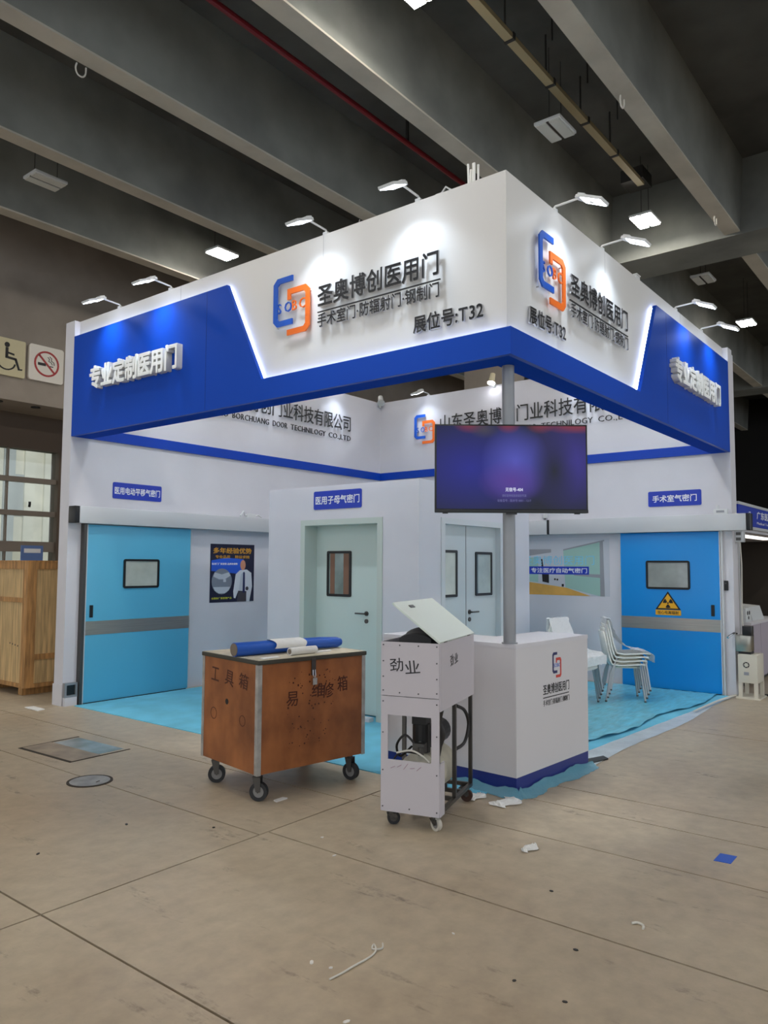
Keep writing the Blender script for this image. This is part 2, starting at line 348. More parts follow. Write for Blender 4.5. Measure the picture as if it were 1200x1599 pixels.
def rrect(x0, x1, y0, y1, r, n=4):
    pts = []
    for cx, cy, a in ((x1-r, y0+r, -90), (x1-r, y1-r, 0), (x0+r, y1-r, 90), (x0+r, y0+r, 180)):
        for i in range(n+1): t = R(a+90*i/n); pts.append((cx+r*math.cos(t), cy+r*math.sin(t)))
    return pts
def disc(cx, cy, rx, ry=None, n=24):
    ry = ry or rx
    return [(cx+rx*math.cos(2*math.pi*i/n), cy+ry*math.sin(2*math.pi*i/n)) for i in range(n)]
def rframe(mb, x0, x1, y0, y1, w, z0, z1, r=.03):
    o = rrect(x0, x1, y0, y1, r); i = rrect(x0+w, x1-w, y0+w, y1-w, max(r-w, .006)); n = len(o)
    vs = [(a, b, z0) for a, b in o]+[(a, b, z1) for a, b in o]+[(a, b, z1) for a, b in i]+[(a, b, z0) for a, b in i]
    fs = []
    for g in range(4):
        for k in range(n): fs.append((g*n+k, g*n+(k+1) % n, ((g+1) % 4)*n+(k+1) % n, ((g+1) % 4)*n+k))
    return mb._add(vs, fs)

# ================================================================== THE HALL
# floor: bed plus concrete slabs with open joints
fl = struct(MB().box(-16, 36, -14, 15.2, -.30, -.02).build('floor', 'joint'))
def slab(x0, x1, y0, y1):
    g = .006; MB().box(x0+g, x1-g, y0+g, y1-g, -.02, 0).build('concrete_slab', 'floor', fl)
XA = [-16, -12, -8.6, -5.7, -2.87, -1.46, -.57, 2.4, 5.2, 8.0, 12, 17, 24, 36]
XB = [-16, -12, -8.6, -5.7, -2.87, -1.39, -.37, .29, .71, 3.4, 6.3, 9.2, 13, 18, 24, 36]
for ya, yb, XS in ((.985, 6.05, XA), (6.05, 11.1, XA), (11.1, 15.2, XA), (-4.1, .985, XB), (-9.2, -4.1, XB), (-14, -9.2, XB)):
    for a, b in zip(XS[:-1], XS[1:]): slab(a, b, ya, yb)

# ceiling slab, longitudinal beams and the cross girder
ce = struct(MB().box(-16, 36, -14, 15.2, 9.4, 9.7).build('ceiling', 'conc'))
for k in range(-6, 5):
    y = .92 + 2.53*k
    for xa, xb in ((-16, 10.3), (11.45, 24), (25.1, 36)):
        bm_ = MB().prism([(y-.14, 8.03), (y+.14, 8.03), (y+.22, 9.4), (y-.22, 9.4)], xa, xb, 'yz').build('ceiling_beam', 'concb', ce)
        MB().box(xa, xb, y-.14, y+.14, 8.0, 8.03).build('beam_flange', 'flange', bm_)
for xa, xb in ((10.3, 11.45), (24, 25.1)):
    MB().box(xa, xb, -14, 13.6, 7.95, 9.4).build('cross_girder', 'concb', ce)
# left hall wall: deep fascia with glazing set back below it
wl = struct(MB().box(-16, 36, 13.6, 15.2, 5.16, 9.4).build('wall_left', 'hallwall'))
MB().box(-16, 36, 14.9, 15.2, 4.35, 5.16).build('transom_panel', 'brownf', wl)
for x in (4.65, 9.6, 14.6, 19.6, 24.6, 29.6, -.9, -5.9, -10.9): MB().box(x, x+.22, 14.85, 15.2, 0, 4.35).build('mullion_post', 'brownf', wl)
MB().box(-16, 36, 14.95, 15.2, 0, 1.55).build('spandrel', 'hallwall', wl)
for dx in (2.72, 3.55): MB().cyl((dx, 13.9, 5.14), (dx, 13.9, 5.16), .1, n=16).build('ceiling_spot_hole', 'black', wl)
wi = struct(MB().box(-.68, 4.65, 15.0, 15.02, 1.55, 4.35).build('window_1', 'pane'))
for z0, z1 in ((3.57, 3.69), (2.79, 2.91), (1.95, 2.19)): MB().box(-.68, 4.65, 14.93, 15.06, z0, z1).build('window_bar', 'frame', wi)
for x in (.7, 2.1, 3.5): MB().box(x-.02, x+.02, 14.97, 15.06, 1.55, 4.35).build('window_bar', 'frame', wi)
MB().tube([(4.0, 14.92, 3.0), (4.0, 14.9, 3.05), (4.0, 14.9, 3.12)], .03).build('window_catch', 'black', wi)
wb = struct(MB().box(33, 33.3, -14, 15.2, 0, 9.4).build('wall_back', 'blackwall'))
# tall partition of a stand farther back and column
co = struct(MB().box(10.35, 11.4, 5.9, 6.95, 0, 7.95).build('column_1', 'hallwall', bevel=.03))
MB().box(10.3, 11.45, 5.85, 7.0, 0, .15).build('column_base', 'hallwall', co)
# street side seen through the glazing
pv = struct(MB().box(-16, 36, 15.2, 34, -.3, -.05).build('outside_ground', 'asphalt'))
fac = thing('outside_building', 'pale building facade seen through the hall windows', 'building', (3, 27, -.05))
MB().box(-14, 30, 0, 2, 0, 14).build('facade_wall', 'facade', fac)
for i in range(26):
    x = -6+i*.8
    MB().box(x, x+.42, -.12, 0, 0, 12).build('pilaster', 'facade2' if i % 3 == 0 else 'facade', fac)
for i in range(11):
    for z in (3.6, 6.2):
        w = MB().box(-7.35+i*1.5, -6.6+i*1.5, -.04, 0, z, z+1.6).build('facade_window', 'facade2', fac)
hd = thing('hedge', 'green hedge outside below the hall windows', 'hedge', (3, 24, -.05))
m = MB(); m.grid(lambda u, v: (-8+20*u, .25*math.sin(v*3.1)*math.sin(u*40)-.1, 1.5*v+.12*math.sin(u*55)*v), 80, 6); m.build('foliage', 'hedge', hd, smooth=True)
MB().box(-8, 12, 0, .6, 0, 1.4).build('hedge_core', 'hedge', hd)

# ceiling lamps: twin-panel high bay fittings
def hall_lamp(label, loc, on):
    t = thing('ceiling_lamp', label, 'ceiling lamp', loc, 0, 'twin panel lamps hung between the ceiling beams')
    MB().box(-.29, .29, -.21, .21, .02, .07).build('housing', 'lampbody', t, bevel=.012)
    for s in (-1, 1):
        MB().box(-.27, .27, s*.105-.08, s*.105+.08, .0, .02).build('diffuser', 'hall_on' if on else 'lampoff', t)
    MB().cyl((-.2, 0, .07), (-.2, 0, 1.2), .006, n=6).cyl((.2, 0, .07), (.2, 0, 1.2), .006, n=6).build('hanger', 'wire', t)
    MB().box(-.27, .27, -.02, .02, .012, .022).build('centre_gap', 'dsteel', t)
    MB().box(-.1, .1, -.05, .05, .07, .13).build('driver_box', 'lampbody', t)
    return t
hall_lamp('unlit twin panel ceiling lamp above the front corner of the booth', (5.41, 2.2, 8.2), False)
hall_lamp('lit twin panel ceiling lamp right of the booth corner', (9.24, 2.2, 8.2), True)
hall_lamp('lit ceiling lamp at the top edge of the photo', (1.80, 2.2, 8.2), True)
hall_lamp('unlit ceiling lamp far right beyond the cross girder', (13.0, 2.2, 8.2), False)
hall_lamp('lit small ceiling lamp far right beyond the girder', (16.95, 2.2, 8.2), True)
hall_lamp('lit ceiling lamp low over the left fascia', (5.36, 9.8, 8.2), True)
hall_lamp('unlit ceiling lamp at upper left under dark beams', (1.5, 9.8, 8.2), False)
for x, y in ((-2.0, 2.2), (-9.6, 2.2), (-2.2, 9.8), (-9.8, 9.8), (-2.0, -5.4), (-9.6, -5.4), (5.4, -5.4), (-5.8, -1.4)):
    hall_lamp('lit twin panel ceiling lamp over the aisle outside the view', (x, y, 8.2), True)
# red sprinkler pipe, cable tray, cable loops
pp = thing('sprinkler_pipe', 'dark red sprinkler pipe running between ceiling beams', 'pipe', (0, 4.57, 8.6))
MB().cyl((-12, 0, 0), (10.3, 0, 0), .045, n=10).build('pipe', 'red', pp)
for x in (-3, .9, 4.87, 8.8): MB().box(x-.02, x+.02, -.02, .02, .04, .8).build('hanger', 'wire', pp)
tr = thing('cable_tray', 'beige hanging cable tray with dark rods under the ceiling', 'cable tray', (0, 2.04, 8.6))
MB().box(-12, 8.6, -.06, .06, 0, .07).build('tray', 'tray', tr)
for i in range(12):
    x = 7.33-1.2*i
    MB().box(x-.025, x+.025, -.075, .075, -.012, .085).build('clamp', 'wire', tr)
    MB().cyl((x, .07, .08), (x, .07, .8), .014, n=6).build('rod', 'wire', tr); MB().cyl((x-.35, -.2, .4), (x-.35, -.2, .8), .012, n=6).build('rod', 'wire', tr)
MB().box(8.4, 8.88, -.1, .3, .05, .28).build('end_box', 'wire', tr)
def loop(x, y, z, label):
    o = MB().tube([(-.06, 0, .0), (-.075, 0, -.07), (-.045, 0, -.14), (.02, 0, -.145), (.06, 0, -.09), (.065, 0, 0)], .011, 6, 4).build('cable_loop', 'wirew', smooth=True)
    o.location = (x, y, z); tag(o, label, 'cable loop', 'white cable loops hanging from the beams')
loop(.05, 6.15, 8.0, 'white cable loop under the beam at upper left'); loop(5.6, 6.15, 8.0, 'white cable loop under the beam left of the booth sign')
loop(4.9, .98, 8.0, 'white cable loop under the right ceiling beam, higher one'); loop(9.4, .98, 8.0, 'white cable loop where the right beam meets the girder')
loop(6.1, 11.15, 8.0, 'white cable loop under the dark beam above the left fascia')

# hall signs on the left wall fascia
s = thing('hall_sign', 'cream wheelchair access sign on the hall wall at left edge', 'sign', (2.2, 13.6, 5.7), 'mY')
MB().prism(rrect(0, .9, -.04, .76, .03), 0, .06).build('board', 'signcream', s)
k = MB().prism(disc(.5, .62, .055), .06, .066)
k.prism([(.47, .36), (.53, .36), (.53, .56), (.47, .56)], .06, .066).prism([(.53, .43), (.66, .41), (.66, .45), (.53, .47)], .06, .066)
k.prism([(.47, .33), (.70, .31), (.70, .36), (.47, .38)], .06, .066).prism([(.66, .34), (.75, .12), (.79, .13), (.71, .36)], .06, .066).prism([(.74, .11), (.84, .12), (.84, .15), (.75, .14)], .06, .066)
for i in range(12):
    a0, a1 = R(150+i*17), R(150+(i+1)*17)
    k.prism([(.5+.2*math.cos(a0), .24+.17*math.sin(a0)), (.5+.2*math.cos(a1), .24+.17*math.sin(a1)), (.5+.165*math.cos(a1), .24+.14*math.sin(a1)), (.5+.165*math.cos(a0), .24+.14*math.sin(a0))], .06, .066)
k.build('wheelchair_symbol', 'print_black', s)
s = thing('hall_sign', 'white no smoking sign with red ring on the hall wall', 'sign', (3.18, 13.6, 5.68), 'mY')
MB().prism(rrect(0, .79, 0, .79, .06), 0, .06).build('board', 'signwhite', s)
MB().ring((.40, .40, .064), (0, 0, 1), .245, .285, .008, 32).obox((.40, .40, .064), (1, -1, 0), (1, 1, 0), (0, 0, 1), .26, .02, .004).build('prohibition_ring', 'signred', s)
MB().box(.2, .38, .35, .41, .06, .066).box(.42, .55, .35, .37, .06, .066).build('cigarette', 'print_black', s)
MB().tube([(.42, .56, .064), (.46, .52, .064), (.44, .47, .064), (.5, .45, .064), (.53, .40, .064)], .008, 5).tube([(.46, .58, .064), (.51, .54, .064), (.5, .49, .064), (.56, .46, .064), (.57, .40, .064)], .008, 5).build('smoke', 'print_black', s)

# ================================================================== THE BOOTH SHELL
TOP = 4.65; SB = 3.22; BT = 3.425; BU = 4.45; RC = .07
# left wall (faces -Y) and right wall (faces -X)
bw = thing('booth_wall', 'white booth wall at left with blue band and sliding door', 'wall', (0, 6, 0))
MB().box(0, 6.25, 0, .2, 0, TOP).build('wall_panel', 'white', bw)
MB().box(.25, 5.97, -.03, 0, SB, 3.35).build('blue_band', 'bluetrim', bw)
MB().box(-.01, .02, 0, .21, 0, .25).build('end_cap_base', 'white2', bw)
bw2 = thing('booth_wall', 'white booth wall at right with blue band and sliding door', 'wall', (6, 0, 0))
MB().box(0, .25, 0, 6, 0, TOP-.06).box(0, .19, 0, 6, TOP-.06, TOP).build('wall_panel', 'white', bw2)
MB().box(-.03, 0, .25, 5.97, SB, 3.35).build('blue_band', 'bluetrim', bw2)

hdr = thing('booth_header', 'overhead booth header with white fascia and raised blue panels', 'header', (0, 0, SB))
off = (0, 0, -SB)
MB().box(RC, .25, RC, 6, SB+.02, TOP).build('white_fascia', 'fascia', hdr, off=off)
MB().box(.25, 6, RC, .25, SB+.02, TOP).build('white_fascia', 'fascia', hdr, off=off)
MB().prism([(.04, .04), (6, .04), (6, .25), (.25, .25), (.25, 6), (.04, 6)], SB, SB+.02).build('soffit_board', 'bluematt', hdr, off=off)
outl = [(0, SB), (6, SB), (6, BU), (3.165, BU), (2.645, BT), (0, BT)]
MB().prism(outl, 0, .04, 'yz').build('blue_panel', 'blue', hdr, off=off)
MB().prism([(.04, SB), (6, SB), (6, BU), (3.165, BU), (2.645, BT), (.04, BT)], 0, .04, 'xz').build('blue_panel', 'blue', hdr, off=off)
# light strips tucked behind the edges of the blue panels
def strip(mb, p, q, plane, inset):
    mb.obox(((p[0]+q[0])/2, (p[1]+q[1])/2, 0), (q[0]-p[0], q[1]-p[1], 0), (-(q[1]-p[1]), q[0]-p[0], 0), (0, 0, 1), math.dist(p, q)/2, .006, .006)
def strips(plane):
    m = MB(); e = .022
    for p, q in (((.1, BT-e), (2.64+e, BT-e)), ((2.645+e+.004, BT-e), (3.165+e, BU-e)), ((3.165+e, BU-e), (5.97, BU-e))): strip(m, p, q, plane, e)
    v = m.v
    m.v = [((.055+z, x, y) if plane == 'yz' else (x, .055+z, y)) for x, y, z in v]
    return m
strips('yz').build('led_strip', 'led', hdr, off=off); strips('xz').build('led_strip', 'led', hdr, off=off)

for y_ in (1.93, 4.0): MB().box(RC-.0012, RC, y_-.002, y_+.002, BU if y_ > 3.2 else 4.44, TOP).build('panel_seam', 'lside', hdr, off=off)
for x_ in (1.95, 4.2): MB().box(x_-.002, x_+.002, RC-.0012, RC, BU if x_ > 3.2 else 4.44, TOP).build('panel_seam', 'lside', hdr, off=off)
MB().box(-.0012, 0, 3.468, 3.472, SB+.01, BU-.002).build('panel_seam', 'navy', hdr, off=off)
MB().box(3.468, 3.472, -.0012, 0, SB+.01, BU-.002).build('panel_seam', 'navy', hdr, off=off)

# ------------------------------------------------------------------ raised signs
def bracket(x0, x1, y0, y1, w, side, tip, r=.05):
    # square bracket outline: side -1 opens to the right, +1 opens to the left
    if side < 0:
        return [(x1, y1), (x0+r, y1), (x0, y1-r), (x0, y0+r), (x0+r, y0), (x1, y0), (x1, y0+w), (x0+w+.5*r, y0+w), (x0+w, y0+w+.5*r), (x0+w, y1-w-.5*r), (x0+w+.5*r, y1-w), (x1, y1-w)]
    return [(x0, y0), (x1-r, y0), (x1, y0+r), (x1, y1-r), (x1-r, y1), (x0, y1), (x0, y1-w-tip), (x0+w*.8, y1-w-tip), (x0+w*.8, y1-w), (x1-w-.5*r, y1-w), (x1-w, y1-w-.5*r), (x1-w, y0+w+.5*r), (x1-w-.5*r, y0+w), (x0, y0+w)]
def logo(t, x, y, sc, z=.034, d=.014, small=True):
    def S(poly): return [(x+a*sc, y+b*sc) for a, b in poly]
    back = .6
    MB().prism(S(bracket(0, .25, .10, .56, .052, -1, 0)), z, z+d).build('logo_bracket', 'lblue', t)
    MB().prism(S(bracket(.185, .47, 0, .435, .052, 1, .05)), z, z+d).build('logo_bracket', 'lor', t)
    if small:
        for i, c in enumerate('SOBC'):
            me, a = glyph(c, 'lblue' if i < 2 else 'lor', None, 0.0)
            o = link('logo_letter', me, t); o.location = (x+(.045+.095*i)*sc, y+.225*sc, z); o.scale = (.125*sc, .135*sc, d*.8)
def fascia_sign(loc, rot, label, sub):
    t = thing('company_sign', label, 'sign lettering', loc, rot)
    logo(t, 0, 0, 1.0)
    lettering(t, '圣奥博创医用门', .565, 1.885, .185, .38, .034, .012, 'letter', 'lside', .017)
    MB().box(.565, 1.885, .135, .145, .034, .044).build('rule', 'letter', t)
    lettering(t, '手术室门·防辐射门·钢制门', .565, 1.885, 0, .122, .034, .012, 'letter', 'lside', .011)
    for px_ in (.1, .38): MB().cyl((px_*.0+.03 if px_ < .2 else .44, px_, 0), (px_*.0+.03 if px_ < .2 else .44, px_, .02), .006, n=6).build('standoff_pin', 'lside', t)
    b = thing('stand_number', sub, 'sign lettering', t.location, rot)
    return t, b
t, b = fascia_sign((RC, 2.52, 3.79), 'mX', 'orange and blue logo with black company name on the left fascia', 'black raised stand number T32 on the left fascia')
b.location = (RC, .91, 3.545); lettering(b, '展位号:T32', 0, .665, 0, .14, .012, .014, 'letter', 'lside', .014)
t, b = fascia_sign((.52, RC, 3.79), 'mY', 'orange and blue logo with black company name on the right fascia', 'black raised stand number T32 on the right fascia')
b.location = (.375, RC, 3.555); lettering(b, '展位号:T32', 0, .66, 0, .14, .012, .014, 'letter', 'lside', .014)
t = thing('slogan_sign', 'thick white raised slogan on the left blue panel', 'sign lettering', (0, 5.52, 3.715), 'mX')
lettering(t, '专业定制医用门', 0, 1.68, 0, .26, .0, .07, 'lwhite', 'wside', .03)
t = thing('slogan_sign', 'thick white raised slogan on the right blue panel', 'sign lettering', (3.54, 0, 3.72), 'mY')
lettering(t, '专业定制医用门', 0, 1.80, 0, .26, .0, .07, 'lwhite', 'wside', .03)
def wall_name(loc, rot, label, w, L0):
    t = thing('company_sign', label, 'sign lettering', loc, rot)
    logo(t, L0, 0, .93)
    lettering(t, '山东圣奥博创门业科技有限公司', 0, w, .19, .46, .03, .012, 'letter', 'lside', .006)
    words = 'SHENGAO BORCHUANG DOOR TECHNILOGY CO.,LTD'.split(); tot_ = sum(len(q_) for q_ in words)+.8*(len(words)-1); xx = 0
    for q_ in words:
        ww = len(q_)/tot_*w; lettering(t, q_, xx, xx+ww, .02, .135, .025, .01, 'letter', None, .0, 'small_letter'); xx += ww+.8/tot_*w
wall_name((1.83, 6, 3.80), 'mY', 'black company name with English line on the left back wall', 3.31, -.56)
wall_name((6, 4.68, 3.80), 'mX', 'black company name with logo on the right back wall', 3.45, -.52)

# ------------------------------------------------------------------ arm flood lights
def flood(name='arm_floodlight'):
    t = thing(name, 'x', 'floodlight', (0, 0, 0), 0)
    # local +x points away from the fascia, z up; base clamp at origin
    MB().box(-.05, .03, -.025, .025, -.005, .02).box(.0, .012, -.02, .02, -.07, 0).build('clamp', 'lampbody', t)
    MB().tube([(0, 0, .02), (.02, 0, .04), (.24, 0, .05)], .0095, 8).build('arm', 'lampbody', t, smooth=True)
    a = R(24); dx, dz = math.cos(a), -math.sin(a)
    hd = Vector((.24, 0, .05)); X = Vector((dx, 0, dz)); Z = Vector((-dz, 0, dx)); Y = Vector((0, 1, 0))
    def W(u, v, w): p = hd+X*u+Y*v+Z*w; return tuple(p)
    m = MB(); o = [(-.03, -.035), (.02, -.065), (.23, -.075), (.23, .075), (.02, .065), (-.03, .035)]
    vs = [W(u, v, -.012) for u, v in o]+[W(u, v, .012) for u, v in o]; n = len(o)
    m._add(vs, [tuple(range(n-1, -1, -1)), tuple(range(n, 2*n))]+[(i, (i+1) % n, n+(i+1) % n, n+i) for i in range(n)])
    m.build('lamp_head', 'lampbody', t)
    MB()._add([W(u, v, w) for w in (.012, .03) for u, v in ((-.02, -.03), (.05, -.04), (.05, .04), (-.02, .03))], [(3,2,1,0),(4,5,6,7),(0,1,5,4),(1,2,6,5),(2,3,7,6),(3,0,4,7)]).build('driver_cap', 'lampbody', t)
    MB()._add([W(u, v, w) for w in (-.018, -.012) for u, v in ((.035, -.06), (.22, -.068), (.22, .068), (.035, .06))], [(3,2,1,0),(4,5,6,7),(0,1,5,4),(1,2,6,5),(2,3,7,6),(3,0,4,7)]).build('led_panel', 'flood_on', t)
    MB().cyl(W(.12, 0, -.024), W(.12, 0, -.018), .022, n=12).build('lens', 'lampoff', t)
    ld_ = bpy.data.lights.new('flood_beam', 'AREA'); ld_.shape = 'RECTANGLE'; ld_.size = .17; ld_.size_y = .12; ld_.energy = FLOOD_W; ld_.color = (.74, .86, 1.0); ld_.spread = R(104)
    lo = bpy.data.objects.new('flood_beam', ld_); COL.objects.link(lo); lo.parent = t
    lo.location = W(.125, 0, -.03); lo.rotation_euler = (Vector((-.22, 0, -.97))).to_track_quat('-Z', 'Y').to_euler()
    return t
f0 = flood(); first = [True]
def put_flood(x, y, z, rz, label, group):
    o = f0 if first[0] else copy_tree(f0)
    first[0] = False
    o.location = (x, y, z); o.rotation_euler = (0, 0, rz); o['label'] = label; o['group'] = group
    return o
G1 = 'arm floodlights on top of the left fascia'; G2 = 'arm floodlights on top of the right fascia'
for y, lab in ((5.17, 'white arm floodlight nearest the left wall end'), (4.2, 'white arm floodlight second from the left wall end'), (1.915, 'white arm floodlight above the left fascia logo'), (.888, 'white arm floodlight on left fascia nearest the front corner')):
    put_flood(.1, y, TOP+.005, math.pi, lab, G1)
for x, lab in ((.927, 'white arm floodlight on right fascia nearest the front corner'), (1.922, 'white arm floodlight above the right fascia company name'), (4.076, 'white arm floodlight second from the right wall end'), (5.09, 'white arm floodlight nearest the right wall end')):
    put_flood(x, .1, TOP+.005, -math.pi/2, lab, G2)
G3 = 'arm floodlights on top of the booth back walls'
WALL_W = 2.0
def dim(o):
    for c_ in o.children:
        if c_.type == 'LIGHT': c_.data = c_.data.copy(); c_.data.energy = WALL_W
for x, lab in ((4.75, 'lit arm floodlight over the left back wall name, inner end'), (3.1, 'arm floodlight over the left back wall name, middle'), (1.5, 'arm floodlight over the left back wall name, outer end')):
    dim(put_flood(x, 6.05, TOP+.005, -math.pi/2, lab, G3))
for y, lab in ((4.95, 'arm floodlight over the logo on the right back wall'), (2.0, 'arm floodlight over the right back wall name, middle'), (.8, 'arm floodlight over the right back wall, outer end')):
    dim(put_flood(6.05, y, TOP+.005, math.pi, lab, G3))
IN_W = 11.5
def throw(o):
    for c_ in o.children:
        if c_.type == 'LIGHT':
            c_.data = c_.data.copy(); c_.data.energy = IN_W; c_.data.spread = R(150)
            c_.rotation_euler = Vector((.45, 0, -.89)).to_track_quat('-Z', 'Y').to_euler()
G4 = 'arm floodlights on top of the header facing into the booth'
for y, lab in ((2.0, 'inward arm floodlight on the left header, front one'), (3.4, 'inward arm floodlight on the left header, middle one'), (4.8, 'inward arm floodlight on the left header, rear one')):
    throw(put_flood(.22, y, TOP+.005, 0, lab, G4))
for x, lab in ((2.2, 'inward arm floodlight on the right header, front one'), (3.4, 'inward arm floodlight on the right header, middle one'), (4.8, 'inward arm floodlight on the right header, rear one')):
    throw(put_flood(x, .22, TOP+.005, math.pi/2, lab, G4))
# clip spot lights inside
def spot(loc, rz, tilt, label, lit, body):
    t = thing('clip_spotlight', label, 'spotlight', loc, rz, 'clip spotlights on the back walls')
    MB().box(-.02, .03, -.02, .02, -.04, .02).tube([(0, 0, 0), (.03, 0, .06), (.07, 0, .07)], .008).build('clamp', 'lampbody', t)
    d = Vector((math.sin(tilt), 0, -math.cos(tilt))); c = Vector((.09, 0, .07))
    MB().cyl(c-d*.10, c+d*.02, .042, .05, 16).cyl(c+d*.02, c+d*.07, .05, .07, 16).build('barrel', body, t, smooth=True)
    MB().cyl(c+d*.068, c+d*.074, .062, .062, 16).build('lens', 'spot_on' if lit else 'lampoff', t)
spot((6.0, 3.6, TOP+.005), math.pi, .35, 'tan clip spotlight shining down the right back wall', True, 'tan')
spot((5.95, 5.97, TOP-.05), R(225), .7, 'grey clip spotlight in the back corner of the booth', False, 'lampbody')
# odds and ends on top of the header
t = thing('tube_bundle', 'bundle of white tubes standing on the header beside the corner', 'tubes', (.17, .42, TOP))
for i, (a, b_, h) in enumerate(((-.03, .02, .19), (-.012, -.02, .2), (.0, .025, .17), (.015, 0, .21), (.03, -.03, .2), (.03, .03, .18))):
    MB().cyl((a, b_, 0), (a+.01*(i % 3-1), b_, h), .009, n=8).build('tube', 'lwhite', t)
t = thing('cable_coil', 'small white cable and plug lying on the left fascia top', 'cable', (.16, .72, TOP))
MB().box(-.03, .03, -.03, .03, 0, .04).build('plug', 'lampbody', t); MB().tube([(0, 0, .04), (.0, -.05, .09), (.0, -.1, .05), (.0, -.14, .01)], .008).build('cord', 'lampbody', t)
t = thing('terminal_box', 'small white terminal box on the right fascia top', 'box', (2.95, .15, TOP))
MB().box(-.05, .05, -.04, .04, 0, .08).build('body', 'lampbody', t, bevel=.006); MB().box(-.055, .055, -.045, .045, .08, .09).build('lid', 'lampbody', t)

# ================================================================== SLIDING DOORS
def sliding_door(label, loc, rot, w, x0, m, win, hx):
    t = thing('sliding_door', label, 'door', loc, rot)
    H = 2.16
    p = MB().box(x0, x0+w, .012, H, .03, .07).build('door_leaf', m, t, bevel=.004)
    wx0, wx1, wy0, wy1 = win
    rframe(MB(), wx0, wx1, wy0, wy1, .028, .07, .085, .03).build('window_frame', 'black', p)
    MB().prism(rrect(wx0+.025, wx1-.025, wy0+.025, wy1-.025, .01), .070, .074).build('window_glass', 'pane_l' if m == 'door_l' else 'pane_r', p)
    MB().box(x0, x0+w, .82, .985, .07, .074).build('kick_strip', 'steel', p)
    MB().prism(rrect(hx-.022, hx+.022, 1.03, 1.18, .006), .07, .078).build('pull_recess', 'black', p)
    MB().box(x0-.012, x0, .012, H, .025, .075).build('edge_trim', 'alu', t); MB().box(x0+w, x0+w+.012, .012, H, .025, .075).build('edge_trim', 'alu', t)
    MB().box(x0+.02, x0+w-.02, 0, .012, .035, .065).build('bottom_seal', 'black', t)
    return t, p
# left: local x = world X, facing -Y
t, p = sliding_door('light blue sliding door with small window on the left wall', (0, 6, 0), 'mY', 1.53, .222, 'door_l', (.72, 1.25, 1.375, 1.745), .295)
MB().box(.17, .207, 0, 2.17, 0, .08).build('door_jamb', 'dsteel', t)
t, p = sliding_door('strong blue sliding door with radiation sign on the right wall', (6, 1.5, 0), 'mX', 1.345, 0, 'door_r', (.365, .965, 1.375, 1.77), 1.25)
MB().box(1.36, 1.385, 0, 2.17, 0, .06).build('door_jamb', 'alu', t)
# looks through / reflections in the right door window: tiny mounted fittings behind glass are left to the glass itself
rail = thing('door_rail', 'long white sliding door rail with black end cap on left wall', 'door rail', (0, 6, 2.17), 'mY')
MB().box(.062, 4.2, 0, .205, 0, .15).build('rail_cover', 'alu', rail, bevel=.008); MB().box(.0, .062, 0, .205, 0, .15).build('end_cap', 'black', rail, bevel=.01)
rail = thing('door_rail', 'long white sliding door rail with black end cap on right wall', 'door rail', (6, 2.58, 2.165), 'mX')
MB().box(0, 2.785, 0, .222, 0, .15).build('rail_cover', 'alu', rail, bevel=.008); MB().box(2.785, 2.835, 0, .222, 0, .15).build('end_cap', 'black', rail, bevel=.01)
MB().box(-.035, 0, 0, .222, 0, .15).build('end_cap', 'black', rail, bevel=.006)
rail = thing('door_rail', 'short white rail piece beside the black joint on right wall', 'door rail', (6, 4.4, 2.165), 'mX')
MB().box(0, 1.78, 0, .215, 0, .15).build('rail_cover', 'alu', rail, bevel=.008); MB().box(-.03, 0, 0, .215, 0, .15).build('end_cap', 'black', rail)

# small fittings lying on the rails
t = thing('sensor_unit', 'white sensor and cable ends on the left door rail', 'sensor', (2.75, 5.93, 2.375))
MB().box(0, .16, -.03, .03, 0, .06).build('body', 'lampbody', t, bevel=.01); MB().tube([(-.12, 0, .02), (-.06, 0, .09), (-.03, 0, .03), (0, 0, .04)], .012).build('cable', 'lampbody', t); MB().tube([(.16, 0, .03), (.24, .02, .05), (.3, 0, .02)], .01).build('cable', 'lampbody', t)
t = thing('sensor_unit', 'white sensor standing on the right door rail near the end', 'sensor', (5.93, .12, 2.388))
MB().box(-.03, .03, -.09, .09, 0, .07).build('body', 'lampbody', t, bevel=.01); MB().box(-.034, -.03, -.05, .05, .02, .05).build('window', 'grey', t); MB().cyl((0, .04, .07), (0, .04, .12), .02).build('knob', 'lampbody', t)
t = thing('sensor_unit', 'small white fitting on wall above the short rail piece', 'sensor', (5.99, 2.7, 2.42))
MB().box(-.03, 0, -.03, .03, .0, .07).build('body', 'lampbody', t, bevel=.006); MB().box(-.035, -.03, -.02, .02, -.02, .0).build('sensor_eye', 'dsteel', t)

# name plates
def plate(label, loc, rot, w, h, text, pad=.06):
    t = thing('name_plate', label, 'sign', loc, rot)
    MB().prism(rrect(0, w, 0, h, .02), .0, .008).build('plate', 'sblue', t)
    printed(t, text, pad, w-pad, h*.27, h*.73, .008, 'print_white', .016)
plate('blue name plate above the left sliding door', (.58, 6, 2.51), 'mY', .725, .207, '医用电动平移气密门', .025)
plate('blue name plate above the right sliding door', (6, 1.108, 2.53), 'mX', .725, .215, '手术室气密门')
plate('blue name plate above the cubicle door', (1.66, 3.52, 2.325), 'mX', .73, .213, '医用子母气密门', .03)

